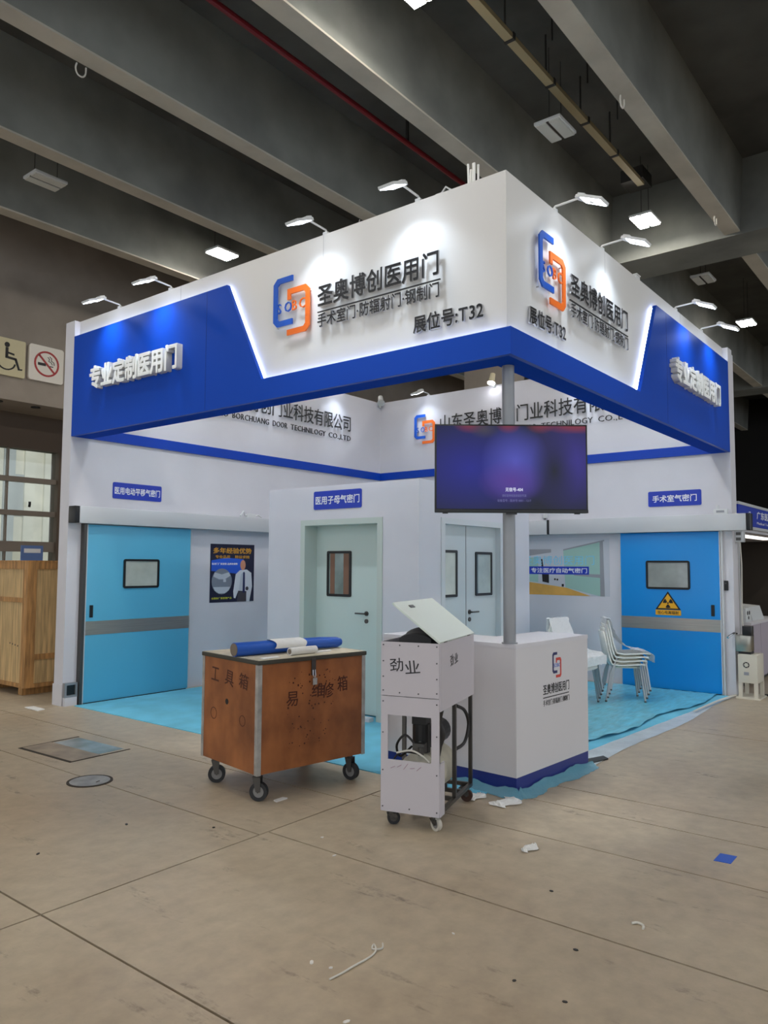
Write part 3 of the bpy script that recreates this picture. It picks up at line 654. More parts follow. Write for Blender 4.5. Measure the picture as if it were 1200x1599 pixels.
# radiation warning on the right door
t = thing('warning_sign', 'yellow radiation warning sign on the blue right door', 'sign', (5.926, 1.01, 1.0), 'mX')
MB().prism([(.0, .095), (.345, .095), (.1725, .345)], 0, .003).build('triangle_border', 'print_black', t)
MB().prism([(.035, .113), (.31, .113), (.1725, .312)], .003, .0045).build('triangle', 'yellow', t)
k = MB(); c = (.1725, .185)
k.prism(disc(*c, .012, n=12), .0045, .006)
for a in (30, 150, 270):
    pts = [(c[0]+.022*math.cos(R(a-30)), c[1]+.022*math.sin(R(a-30)))]+[(c[0]+.068*math.cos(R(a-30+i*12)), c[1]+.068*math.sin(R(a-30+i*12))) for i in range(6)]+[(c[0]+.022*math.cos(R(a+30)), c[1]+.022*math.sin(R(a+30)))]
    k.prism(pts, .0045, .006)
k.build('trefoil', 'print_black', t)
MB().box(0, .345, .02, .09, 0, .003).build('text_strip', 'yellow', t); printed(t, '当心电离辐射', .03, .315, .032, .078, .003, 'print_black', .01)
# card reader
t = thing('card_reader', 'small black card reader beside the right door', 'card reader', (6, .125, 1.375), 'mX')
MB().prism(rrect(0, .06, 0, .13, .008), 0, .025).build('body', 'black', t); MB().box(.02, .04, .085, .105, .025, .027).build('reader_window', 'dsteel', t)
# socket box at the foot of the left wall
t = thing('floor_socket_box', 'steel framed socket box at foot of left booth wall', 'socket', (.0, 6, 0), 'mY')
MB().box(.005, .16, .0, .10, .0, .05).build('base_block', 'white2', t); rframe(MB(), .0, .165, .1, .27, .026, 0, .05, .004).build('frame', 'grey', t); MB().box(.026, .139, .126, .244, 0.002, .03).build('socket', 'black', t)

# ------------------------------------------------------------------ poster on the left wall
t = thing('poster', 'dark blue poster with doctor in white coat on left wall', 'poster', (2.15, 6, 1.14), 'mY')
MB().box(0, .825, 0, .836, 0, .004).build('sheet', 'navyp', t)
MB().prism([(.02, .45), (.60, .40), (.62, .62), (.3, .64), (.02, .6)], .004, .0046).build('light_burst', 'posterb', t)
printed(t, '多年经验优势', .05, .77, .70, .785, .004, 'pgold', .02); printed(t, '专业品质', .09, .36, .63, .675, .004, 'pgold', .01); printed(t, '精益求精', .45, .73, .63, .675, .004, 'pgold', .01)
printed(t, '医用门厂家直销 品质有保障', .03, .5, .535, .567, .005, 'print_white', .01); printed(t, '全国各厂家直销产品', .03, .4, .045, .075, .004, 'pyel', .01)
MB().prism(disc(.215, .30, .185), .004, .0052).build('round_picture', 'pgrey', t)
MB().prism([(.06, .37), (.16, .33), (.27, .33), (.37, .38), (.34, .43), (.21, .40), (.08, .43)], .0052, .006).prism([(.06, .22), (.37, .22), (.34, .17), (.27, .13), (.16, .13), (.09, .17)], .0052, .006).prism([(.24, .29), (.29, .29), (.29, .33), (.24, .33)], .0052, .0062).build('picture_detail', 'plg', t)
pr = MB().prism([(.43, .15), (.47, .40), (.55, .46), (.68, .47), (.77, .42), (.79, .22), (.74, .0), (.68, .0), (.68, .15), (.52, .15), (.47, .05), (.44, .06)], .004, .0054).build('person_print', 'coat', t)
MB().prism([(.50, .0), (.67, .0), (.68, .15), (.52, .16)], .0054, .0062).build('trousers', 'ptro', t); MB().prism([(.53, .15), (.62, .15), (.63, .44), (.57, .40)], .0054, .006).build('shirt', 'plg', t)
MB().prism([(.605, .13), (.65, .13), (.645, .42), (.625, .44), (.61, .42)], .006, .0066).build('tie', 'ptie', t); MB().prism(disc(.605, .535, .05, .075), .0054, .0062).build('face', 'skin', t); MB().prism(disc(.69, .19, .03, .03, 10), .0062, .0068).build('hand', 'ptro', t)

# ------------------------------------------------------------------ printed photo panel on the right wall
t = thing('photo_panel', 'printed photo of mint sliding doors on right wall', 'poster', (6, 2.99, 1.245), 'mX')
MB().box(-.35, 1.295, 0, .85, 0, .004).build('sheet', 'rwall', t)
MB().prism([(-.35, 0), (1.0, 0), (.62, .115), (.05, .185), (-.35, .22)], .004, .0045).build('floor_print', 'rorange', t)
d = MB().prism([(.60, .12), (1.15, .0), (1.15, .80), (.57, .68)], .004, .0048).build('mint_door_print', 'rmint', t); MB().prism([(1.15, .0), (1.22, .0), (1.2, .82), (1.15, .80)], .004, .005).build('door_edge_print', 'rgrey', t)
MB().prism([(.57, .675), (1.22, .81), (1.22, .83), (.57, .695)], .0048, .0056).prism([(0.0, .60), (.37, .65), (.37, .70), (0, .70)], .004, .005).build('rail_print', 'rgrey', t)
MB().prism([(.74, .30), (1.15, .27), (1.15, .32), (.74, .335)], .0048, .0056).build('strip_print', 'rgrey', t)
MB().prism([(.0, .2), (.15, .19), (.15, .58), (0, .57)], .004, .005).build('far_door_print', 'rmint', t)
MB().prism([(.22, .20), (.33, .18), (.33, .42), (.24, .42), (.22, .55), (.2, .55)], .004, .0052).prism(disc(.43, .24, .016, n=8), .004, .005).prism(disc(.47, .235, .016, n=8), .004, .005).box(.54, .575, .13, .17, .004, .005).build('dark_print', 'print_black', t)
lettering(t, '圣奥博创医用门', -.12, 1.08, .46, .60, .006, .003, 'rcyan', None, .0, 'film_letter')
MB().box(-.35, .98, .315, .435, .0058, .0066).build('blue_strip', 'sblue', t); printed(t, '专注医疗自动气密门', .03, .95, .337, .413, .0066, 'print_white', .016)

# ================================================================== CUBICLE WITH TWO DOORS
cb = thing('display_cubicle', 'white freestanding cubicle with two hospital doors in the booth', 'cubicle', (1.66, 2.005, .008))
W_, D_, H_ = 2.44, 2.275, 2.59
# faces as panels around the openings (local: x 0..W, y 0..D)
fy0, fy1, ft = .485, 1.72, 2.2
MB().box(0, .1, 0, fy0, 0, H_).build('wall_panel', 'white', cb); MB().box(0, .1, fy1, D_, 0, H_).build('wall_panel', 'white', cb); MB().box(0, .1, fy0, fy1, ft, H_).build('wall_panel', 'white', cb)
gx0, gx1 = .405, 1.75
MB().box(.1, gx0, 0, .1, 0, H_).build('wall_panel', 'white', cb); MB().box(gx1, W_, 0, .1, 0, H_).build('wall_panel', 'white', cb); MB().box(gx0, gx1, 0, .1, ft, H_).build('wall_panel', 'white', cb)
MB().box(W_-.1, W_, .1, D_, 0, H_).build('wall_panel', 'white', cb); MB().box(.1, W_-.1, D_-.1, D_, 0, H_).build('wall_panel', 'white', cb); MB().box(.1, W_-.1, .1, D_-.1, H_-.05, H_).build('roof_panel', 'white', cb)
def hinged(parent, loc, rot, w, h, frame_m, door_m, wins, hand, split, dirn, label, rec):
    z_ = -rec
    d = MB().box(.07, w-.07, .01, h-.065, z_-.045, z_).build('door_leaf', door_m, parent); d.location = loc; d.rotation_euler = FR[rot]; d['label'] = label
    f = MB().box(0, .07, 0, h, z_-.05, .012).box(w-.07, w, 0, h, z_-.05, .012).box(.07, w-.07, h-.065, h, z_-.05, .012).build('door_frame', frame_m, parent); f.location = loc; f.rotation_euler = FR[rot]
    for (a, b_, c_, e) in wins:
        rframe(MB(), a, b_, c_, e, .03, z_, z_+.013, .018).build('window_frame', 'black', d)
        MB().box(a+.028, b_-.028, c_+.028, e-.028, z_, z_+.004).build('window_glass', 'pane_c' if door_m == 'mint' else 'pane_l', d)
        for sa, sb in (((a+.05, a+.12), (b_-.12, b_-.035)) if door_m == 'mint' else ((a+.035, a+.06),)): MB().box(sa, sb, c_+.03, e-.03, z_+.004, z_+.006).build('reflection_strip', 'refl_brown' if door_m == 'mint' else 'pane_c', d)  # reflections and view through the pane, painted on as coloured strips
    if split: MB().box(split-.004, split+.004, .012, h-.07, z_-.0005, z_+.002).build('leaf_gap', 'dsteel', d)
    hx, hz = hand
    MB().cyl((hx, hz, z_), (hx, hz, z_+.012), .027, n=16).build('rosette', 'dsteel', d); MB().cyl((hx, hz-.085, z_), (hx, hz-.085, z_+.012), .025, n=16).build('rosette', 'dsteel', d)
    MB().tube([(hx, hz, z_+.01), (hx, hz, z_+.045), (hx+dirn*.02, hz, z_+.05), (hx+dirn*.13, hz, z_+.05)], .010, 8).build('handle', 'dsteel', d, smooth=True)
    return d
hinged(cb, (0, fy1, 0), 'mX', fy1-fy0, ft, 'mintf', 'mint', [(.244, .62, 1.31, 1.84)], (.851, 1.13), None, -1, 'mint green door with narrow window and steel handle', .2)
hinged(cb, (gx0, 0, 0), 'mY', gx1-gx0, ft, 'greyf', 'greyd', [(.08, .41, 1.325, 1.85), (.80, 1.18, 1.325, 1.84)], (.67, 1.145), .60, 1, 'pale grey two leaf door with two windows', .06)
MB().box(-.012, 0, 0, fy0, 0, .06).build('skirting', 'white2', cb)
k = MB().box(1.58, 1.655, 2.60, 2.86, .008, .05).build('threshold_strip', 'white2'); tag(k, 'short white threshold strip at the mint cubicle door', 'threshold')

# ================================================================== COUNTER, POLE, TELEVISION
th = R(-3.06)
ct = thing('reception_counter', 'white reception counter with logo and blue kick board', 'counter', (.252, .112, 0), th)
CL, CW, CH = 1.145, 1.3, 1.104
MB().box(0, CL, 0, .45, .135, CH-.03).box(0, .45, .45, CW, .135, CH-.03).build('body', 'white2', ct)
MB().prism([(-.004, -.004), (CL+.004, -.004), (CL+.004, .47), (.47, .47), (.47, CW+.004), (-.004, CW+.004)], CH-.03, CH).build('counter_top', 'white', ct)
MB().prism([(.003, .003), (CL-.003, .003), (CL-.003, .447), (.447, .447), (.447, CW-.003), (.003, CW-.003)], .0, .135).build('kick_board', 'navy', ct)
lg = MB().prism([(.545+.30*a, .80+.36*b_) for a, b_ in bracket(0, .25, .10, .56, .06, -1, 0)], 0, .002)
o = lg.build('logo_bracket', mat('print_logo_navy', (28, 34, 92), .5), ct); o.rotation_euler = FR['mY']
o = MB().prism([(.545+.30*a, .80+.36*b_) for a, b_ in bracket(.185, .47, 0, .435, .06, 1, .05)], 0, .002).build('logo_bracket', mat('print_logo_red', (206, 66, 52), .5), ct); o.rotation_euler = FR['mY']
def on_counter(text, x0, x1, y0, y1, f, bold):
    o = printed(ct, text, x0, x1, y0, y1, 0, f, bold)
    lx, ly, lz = o.location; o.rotation_euler = FR['mY']; o.location = (lx, -lz, ly)
on_counter('SOBC', .563, .672, .883, .913, 'lblue', 0)
on_counter('圣奥博创医用门', .395, .815, .685, .765, 'print_black', .012); on_counter('手术室门·防辐射门·钢制门', .395, .815, .60, .645, 'print_black', .004)
o = MB().box(.395, .81, -.0015, 0, .66, .667).build('rule', 'print_black', ct)

tv = thing('television_pole', 'grey round pole rising from the counter to the header', 'pole', (.302, .19, 1.104))
MB().cyl((0, 0, 0), (0, 0, 3.4), .047, n=24).build('tube', 'grey', tv, smooth=True); MB().cyl((0, 0, 0), (0, 0, .008), .06, n=24).build('collar', 'grey', tv)
t = thing('television', 'flat black television showing dark blue purple screen on pole', 'television', (.176, .098, 2.41))
t.rotation_euler = Matrix(((math.sin(_yaw), 0, -math.cos(_yaw)), (-math.cos(_yaw), 0, -math.sin(_yaw)), (0, 1, 0))).to_euler()
MB().box(-.568, .568, -.333, .328, -.045, .0).build('cabinet', 'tv', t, bevel=.006)
MB().box(-.555, .555, -.305, .316, .0, .002).build('screen', 'screen', t)
MB().box(-.568, .568, -.333, -.308, .0, .006).build('lower_bezel', 'tv', t, bevel=.002); MB().box(-.04, .04, -.345, -.333, -.02, .004).build('sensor_tab', 'tv', t)
MB().box(-.2, .2, -.15, .15, -.075, -.045).build('back_box', 'tv', t); MB().box(-.06, .06, -.06, .06, -.1, -.075).build('wall_bracket', 'dsteel', t)
for sx in (-.49, .49): MB().box(sx-.02, sx+.02, -.34, -.333, -.03, -.01).build('foot_socket', 'tv', t)
printed(t, '无信号-404', -.045, .085, -.175, -.145, .002, 'screentext', .02); printed(t, '请检查网络连接或信号源', -.07, .11, -.215, -.195, .002, 'screentext2', 0); printed(t, '设备型号 - 版本号 0001 - 1217', -.105, .145, -.252, -.232, .002, 'screentext2', 0)

# ================================================================== CARPET AND FILM
cp = MB().prism([(.10, .33), (1.55, .33), (1.6, .30), (5.9, .05), (5.9, 5.9), (.1, 5.9)], 0.0, .008).build('booth_carpet', 'carpet'); tag(cp, 'flat light blue carpet covering the booth floor', 'carpet')
def wav(x, y): return .004*math.sin(x*9+y*3)+.004*math.sin(y*17-x*4)+.003*math.sin(x*23)
m = MB(); rnd = random.Random(3)
jit = [[rnd.uniform(-1, 1) for _ in range(40)] for _ in range(90)]
def fm(u, v):
    x = 1.5+4.4*u; y0 = .42+.05*math.sin(u*14)-.27*u; y = y0+(1.62-y0)*v
    edge = max(0, 1-v*14)
    ridge = math.exp(-((v-.10-.16*u)/.012)**2)*.012*(u > .15)
    return (x, y, .017+.002*jit[int(u*84)][int(v*28)]+wav(x, y)*.5+edge*.028*(.6+.4*math.sin(u*60))*(1-.5*u)+ridge)
m.grid(fm, 84, 28); o = m.build('plastic_film', 'film', smooth=True); tag(o, 'wrinkled blue protective film over the carpet by the chairs', 'plastic film')
m = MB()
def fw(u, v):
    x = 1.42+4.5*u; a = .02-.02*u+.03*math.sin(u*9); b_ = .47-.3*u
    y = a+(b_-a)*v
    return (x, y, .004+.0015*jit[int(u*70)][int(v*10)]*(v < .6)+.0015*math.sin(u*50+v*6))
m.grid(fw, 70, 8); o = m.build('plastic_film', 'filmw', smooth=True); tag(o, 'pale dusty film strip along the right carpet edge', 'plastic film')
def skirt(pts, label, w=.075, h=.055):
    m = MB(); n = 40
    def fn(u, v):
        s = u*(len(pts)-1); i = min(int(s), len(pts)-2); f = s-i
        x = pts[i][0]*(1-f)+pts[i+1][0]*f; y = pts[i][1]*(1-f)+pts[i+1][1]*f; nx = pts[i][2]*(1-f)+pts[i+1][2]*f; ny = pts[i][3]*(1-f)+pts[i+1][3]*f
        ww = w*(1+.25*math.sin(u*23)+.2*jit[int(u*60)][5]); d = ww*v
        return (x+nx*d, y+ny*d, .003+h*(1-v)**1.6*(1+.2*math.sin(u*37))+.006*jit[int(u*80)][int(v*8)]*(1-v))
    m.grid(fn, 60, 8); o = m.build('plastic_film', 'filmg', smooth=True); tag(o, label, 'plastic film')
def cw(x, y): c, s_ = math.cos(th), math.sin(th); return (.252+x*c-y*s_, .112+x*s_+y*c)
a = cw(0, 1.3); b_ = cw(-.012, -.012); c = cw(CL+.03, -.012)
skirt([(*cw(-.012, .9), -1, 0), (*cw(-.012, .4), -1, 0), (*b_, -.75, -.75), (*cw(.05, -.012), -.1, -1), (*cw(.6, -.012), 0, -1), (*c, .1, -1)], 'bunched blue film around the counter foot')
o = MB().prism([(0, 0), (.28, -.05), (.34, .02), (.05, .12)], 0, .012).build('black_offcut', 'black'); o.location = (1.46, .07, 0); tag(o, 'flat black offcut lying beside the counter end', 'offcut')

# ================================================================== CASTERS
def caster(parent, x, y, ztop, r, wdt, yaw, tyre, hub, swivel=.03):
    c, s_ = math.cos(yaw), math.sin(yaw)
    f = MB(); ax = Vector((-s_, c, 0)); fw_ = Vector((c, s_, 0)); top = Vector((x, y, ztop)); cen = Vector((x, y, r))-fw_*swivel
    f.box(x-.035, x+.035, y-.035, y+.035, ztop-.006, ztop); f.cyl((x, y, ztop-.03), (x, y, ztop-.006), .024)
    for sg in (-1, 1):
        p = ax*(wdt/2+.006)*sg; hw = .018
        vs = []
        for q, w_ in ((top+Vector((0, 0, -.028)), .03), (cen, .016)):
            for e in (-1, 1):
                for t_ in (-.002, .002): vs.append(q+p+fw_*w_*e+ax*t_)
        f._add(vs, [(0, 1, 3, 2), (4, 6, 7, 5), (0, 4, 5, 1), (2, 3, 7, 6), (0, 2, 6, 4), (1, 5, 7, 3)])
    q = top+Vector((0, 0, -.03)); f.obox(q, fw_, ax, (0, 0, 1), .03, wdt/2+.008, .003)
    f.cyl(cen-ax*(wdt/2+.012), cen+ax*(wdt/2+.012), .007, n=8)
    o = f.build('caster', 'dsteel', parent)
    w = MB().ring(cen, ax, r*.62, r, wdt, 28).build('tyre', tyre, o, smooth=True)
    MB().cyl(cen-ax*wdt*.38, cen+ax*wdt*.38, r*.66, n=24).cyl(cen-ax*wdt*.46, cen+ax*wdt*.46, r*.25, n=12).build('wheel_hub', hub, o, smooth=True)

# ================================================================== TOOL BOX ON CASTERS
TB = thing('tool_chest', 'brown plywood tool chest on casters with handwritten marks', 'tool chest', (-1.071, 1.447, 0), R(-9.48))
a, b_, z0, z1 = 1.0, .79, .2, 1.0
MB().box(.02, a-.02, 0, .018, z0, z1-.03).build('side_panel', 'ply', TB); MB().box(.02, a-.02, b_-.018, b_, z0, z1-.03).build('side_panel', 'ply', TB)
MB().box(0, .018, .0, b_, z0, z1-.03).build('side_panel', 'ply', TB); MB().box(a-.018, a, 0, b_, z0, z1-.03).build('side_panel', 'ply', TB); MB().box(.018, a-.018, .018, b_-.018, z0, z0+.02).build('bottom_panel', 'ply', TB)
ld = MB().box(-.008, a+.008, -.012, b_+.008, z1-.03, z1).build('lid', 'lidedge', TB, bevel=.003); MB().box(0, a, -.004, b_, z1, z1+.003).build('lid_top', 'lidtop', ld)
for cx, sx in ((0, 1), (a, -1)):
    for cy, sy in ((0, 1), (b_, -1)):
        MB().box(cx-.003*sx, cx+.032*sx, cy-.003*sy, cy, z0-.005, z1-.032).box(cx-.003*sx, cx, cy, cy+.032*sy, z0-.005, z1-.032).build('corner_angle', 'angle', TB)
for x, y, yw in ((.06, .08, R(128)), (.07, b_-.1, R(146)), (a-.09, .07, R(108)), (a-.09, b_-.1, R(100))): caster(TB, x, y, z0, .066, .04, yw, 'tyre', 'hub', .012)
hs = MB().box(.46, .50, -.016, -.012, .86, .985).build('hasp', 'dsteel', TB); MB().tube([(.47, -.02, .90), (.468, -.025, .86), (.48, -.028, .83), (.49, -.025, .86), (.488, -.02, .9)], .005).box(.46, .5, -.034, -.016, .79, .84).build('padlock', 'chrome', hs)
def hand(parent, text, org, rot, w, h, f='inkb'):
    me, _ = glyph(text, f, None, .004); o = link('handwriting', me, parent)
    e_ = (FR[rot].to_matrix() @ Matrix.Rotation(R(random.uniform(-9, 9)), 3, 'Z')).to_euler()
    o.rotation_euler = e_; o.location = org; o.scale = (w*random.uniform(.9, 1.1), h*random.uniform(.9, 1.15), .0008)
# short side faces local -X, long front faces local -Y
for i, c in enumerate('工具箱'): hand(TB, c, (-.001, .66-.2*i, .80-.0*i), 'mX', .13, .13)
for c, x, z, s_ in (('易', .24, .66, .13), ('维', .47, .70, .12), ('修', .57, .69, .11), ('箱', .72, .72, .11)): hand(TB, c, (x, -.001, z), 'mY', s_, s_)
m = MB()
for yy, rr in ((.61, .045), (.20, .04)): m.ring((-.001, yy, .55), (1, 0, 0), rr*.88, rr, .001, 20)
m.build('chalk_ring', 'inkb', TB); MB().cyl((-.0015, .42, .66), (.001, .42, .66), .022, n=10).build('hole', 'black', TB)
m = MB()
for i in range(70):
    x, z = .25+.45*random.random(), .35+.55*random.random(); q = random.uniform(.002, .006); m.box(x-q, x+q, -.0012, 0, z-q*random.uniform(.5, 1.6), z+q)
m.build('stain_spots', 'inkb', TB)['kind'] = 'stuff'

def tbw(x, y): c, s_ = math.cos(R(-9.48)), math.sin(R(-9.48)); return (-1.071+x*c-y*s_, 1.447+x*s_+y*c)
TZ = z1+.003
x, y = tbw(-.02, .30)
br = thing('vinyl_roll', 'blue vinyl roll lying on the tool chest', 'roll', (x, y, TZ), R(-8.5))
m = MB(); pr = [(.0, .052), (.02, .052), (.45, .05), (.8, .046), (.98, .043), (1.02, .03)]
m.tube([(p, 0, .052-.006*(p > .9)) for p, r_ in pr], [r_ for p, r_ in pr], 20); m.build('sheet', 'blueroll', br, smooth=True)
MB().cyl((-.004, 0, .052), (.0, 0, .052), .047, n=18).build('core', 'card', br)
x, y = tbw(.30, .22)
pw = thing('paper_wrapper', 'torn white paper wrapped over the blue roll', 'paper', (x, y, TZ), R(-8.5))
m = MB(); m.grid(lambda u, v: (.0+.29*u+.02*math.sin(v*9), .08+.064*math.cos(math.pi*(1.05-1.1*v))*1.0, .052+.058*math.sin(math.pi*(1.05-1.1*v))*(1) if True else 0), 12, 14); m.build('sheet', 'paper', pw, smooth=True)
x, y = tbw(.34, .10)
pr_ = thing('paper_roll', 'small white paper roll beside the torn wrapper', 'roll', (x, y, TZ), R(-4))
MB().tube([(0, 0, .03), (.1, 0, .03), (.26, 0, .028)], .03, 16).build('paper', 'paper', pr_, smooth=True); MB().cyl((-.003, 0, .03), (0, 0, .03), .02, n=12).build('core', 'card', pr_)
MB().prism([(.24, -.02), (.42, -.01), (.44, .03), (.26, .05)], 0, .01).build('loose_end', 'paper', pr_)
o = MB().prism([(0, 0), (.16, -.01), (.18, .05), (.02, .06)], 0, .006).build('paper_scrap', 'paper'); x, y = tbw(.06, .03); o.location = (x, y, TZ); tag(o, 'white paper scrap near the chest corner under the roll', 'paper')

# ================================================================== COMPRESSOR CART
CT = thing('compressor_cart', 'white panelled compressor cart with open lid on casters', 'cart', (-.742, .118, 0), R(15.6))
dp, wd, zb, zt = .77, .40, .10, 1.185
def bars(lst, name='frame_tube'):
    for x0, x1, y0, y1, zz0, zz1 in lst: MB().box(x0, x1, y0, y1, zz0, zz1).build(name, 'dsteel', CT)
q = .025
bars([(.005, .005+q, .005, .005+q, zb, zt-.01), (.005, .005+q, wd-.005-q, wd-.005, zb, zt-.01), (dp-q, dp, .005, .005+q, zb, zt-.01), (dp-q, dp, wd-.005-q, wd-.005, zb, zt-.01), (.36, .36+q, .005, .005+q, zb, .76), (.36, .36+q, wd-.005-q, wd-.005, zb, .76)])
bars([(.03, dp-q, .005, .005+q, zb, zb+q), (.03, dp-q, wd-.005-q, wd-.005, zb, zb+q), (.005, .03, .03, wd-.03, zb, zb+q), (dp-q, dp, .03, wd-.03, zb, zb+q), (.36, .385, .03, wd-.03, zb, zb+q), (.55, .575, .03, wd-.03, zb, zb+q), (dp-q, dp, .03, wd-.03, .74, .765)], 'base_rail')
MB().box(-.006, .004, 0, wd, .838, zt).build('front_panel', 'cartw', CT)
lp = MB(); cy0, cy1, cz0, cz1 = .052, .352, .43, .715
lp.box(-.006, .004, 0, cy0, zb, .834).box(-.006, .004, cy1, wd, zb, .834).box(-.006, .004, cy0, cy1, zb, cz0).box(-.006, .004, cy0, cy1, cz1, .834); lp.build('front_panel', 'cartw', CT)
MB().box(.004, dp, -.006, .004, .755, zt).build('side_panel', 'cartw', CT); MB().box(.004, dp, wd-.004, wd+.006, .755, zt).build('side_panel', 'cartw', CT); MB().box(dp, dp+.008, 0, wd, .755, zt).build('back_panel', 'cartw', CT)
MB().box(.004, .09, -.006, .004, zb, .43).build('side_flange', 'cartw', CT); MB().box(.01, dp, .01, wd-.01, .755, .765).build('shelf', 'dsteel', CT)
ph = R(37); m = MB()
m.obox((dp/2, wd/2*math.cos(ph)-.0, zt+.008+wd/2*math.sin(ph)), (1, 0, 0), (0, math.cos(ph), math.sin(ph)), (0, -math.sin(ph), math.cos(ph)), dp/2+.01, wd/2+.005, .006)
lid = m.build('lid', 'cartlid', CT)
m = MB(); m.obox((.22, wd*.85*math.cos(ph), zt+.014+wd*.85*math.sin(ph)+.004), (1, 0, 0), (0, math.cos(ph), math.sin(ph)), (0, -math.sin(ph), math.cos(ph)), .04, .012, .002); m.build('finger_slot', 'black', lid)
for x in (.12, .65): MB().cyl((x-.03, 0, zt+.003), (x+.03, 0, zt+.003), .006, n=8).build('hinge', 'dsteel', lid)
MB().obox((.30, .2, zt+.06), (1, 0, 0), (0, .5, .8), (0, -.8, .5), .03, .09, .006).build('lid_stay', 'sblue', CT)
m = MB()
for yy, zz in [(e, zz) for e in (.015, wd-.015) for zz in (.87, .96, 1.06, 1.165, .80, .60, .36, .13)]+[(.14, 1.165), (.27, 1.165), (.14, .86), (.27, .86), (.2, .13)]: m.cyl((-.009, yy, zz), (-.006, yy, zz), .005, n=8)
m.build('screws', 'screw', CT)['kind'] = 'stuff'
hand(CT, '劲', (-.0065, .34, 1.0), 'mX', .10, .10, 'ink'); hand(CT, '业', (-.0065, .235, .985), 'mX', .105, .10, 'ink'); hand(CT, '劲', (.21, -.0065, 1.02), 'mY', .08, .08, 'ink'); hand(CT, '业', (.3, -.0065, 1.025), 'mY', .08, .08, 'ink')
m = MB()
for i in range(5): m.tube([(-.0065, .33-.045*i, .375+.01*(i % 2)), (-.0065, .30-.045*i, .39+.012*(i % 3))], .002, 4)
m.build('scribble', mat('pink_scribble', (150, 110, 130), .6), CT)
tk = MB(); tk.tube([(.14, .2, .30), (.155, .2, .30), (.18, .2, .30), (.55, .2, .30), (.575, .2, .30), (.59, .2, .30)], [.02, .10, .145, .145, .10, .02], 22); tank = tk.build('air_tank', 'tank', CT, smooth=True)
MB().box(.2, .26, .12, .28, .125, .17).box(.47, .53, .12, .28, .125, .17).build('tank_foot', 'dsteel', tank)
mo = MB().cyl((.22, .2, .445), (.22, .2, .63), .06, n=16).cyl((.36, .2, .52), (.60, .2, .52), .085, n=18).box(.17, .27, .15, .25, .63, .7).build('compressor_motor', 'black', CT)
MB().cyl((.158, .19, .50), (.17, .19, .50), .022, n=14).build('pressure_gauge', 'lampoff', CT); MB().box(.1, .16, .14, .22, .46, .52).cyl((.10, .16, .45), (.10, .16, .5), .02).build('regulator', 'dsteel', CT)
MB().tube([(.16, .05, .74), (.165, .06, .66), (.19, .05, .58), (.18, .06, .5), (.19, .08, .44)], [.028, .02, .03, .018, .024], 10, 4).build('air_filter', 'rubber', CT, smooth=True)
MB().tube([(.12, .2, .5), (.1, .27, .57), (.1, .33, .5), (.14, .32, .42), (.3, .3, .45)], .008, sub=6).tube([(.13, .18, .45), (.08, .29, .46), (.06, .34, .4), (.06, .34, .3)], .006, sub=6).build('hose', 'rubber', CT, smooth=True)
MB().tube([(.45, .03, .72), (.62, .02, .66), (.7, .015, .55), (.62, .02, .44), (.47, .04, .42)], .012, sub=6).build('hose', 'rubber', CT, smooth=True)
MB().tube([(.02, .3, .47), (.03, .2, .49), (.03, .12, .46), (.02, .07, .43)], .006, sub=6).build('pale_hose', 'wirew', CT, smooth=True)
m = MB(); m.grid(lambda u, v: (.06+.5*u, .06+.28*v, zt-.12+.205*max(0, math.sin(math.pi*u))**.14*max(0, math.sin(math.pi*v))**.16*(.95+.05*math.sin(u*20))), 14, 10); bg_ = m.build('tool_bag', 'bag', None, smooth=True)
bg_.parent = None; bg_.location = (-.742, .118, 0); bg_.rotation_euler = (0, 0, R(15.6)); tag(bg_, 'black bag stuffed under the open cart lid', 'bag')
for x, y, yw, ty, hb in ((.06, .05, R(60), 'cream', 'hub'), (.06, wd-.05, R(120), 'tyre', 'dsteel'), (dp-.05, .05, R(95), 'brown', 'brown'), (dp-.05, wd-.05, R(70), 'brown', 'brown')): caster(CT, x, y, zb, .042, .026, yw, ty, hb, .015)

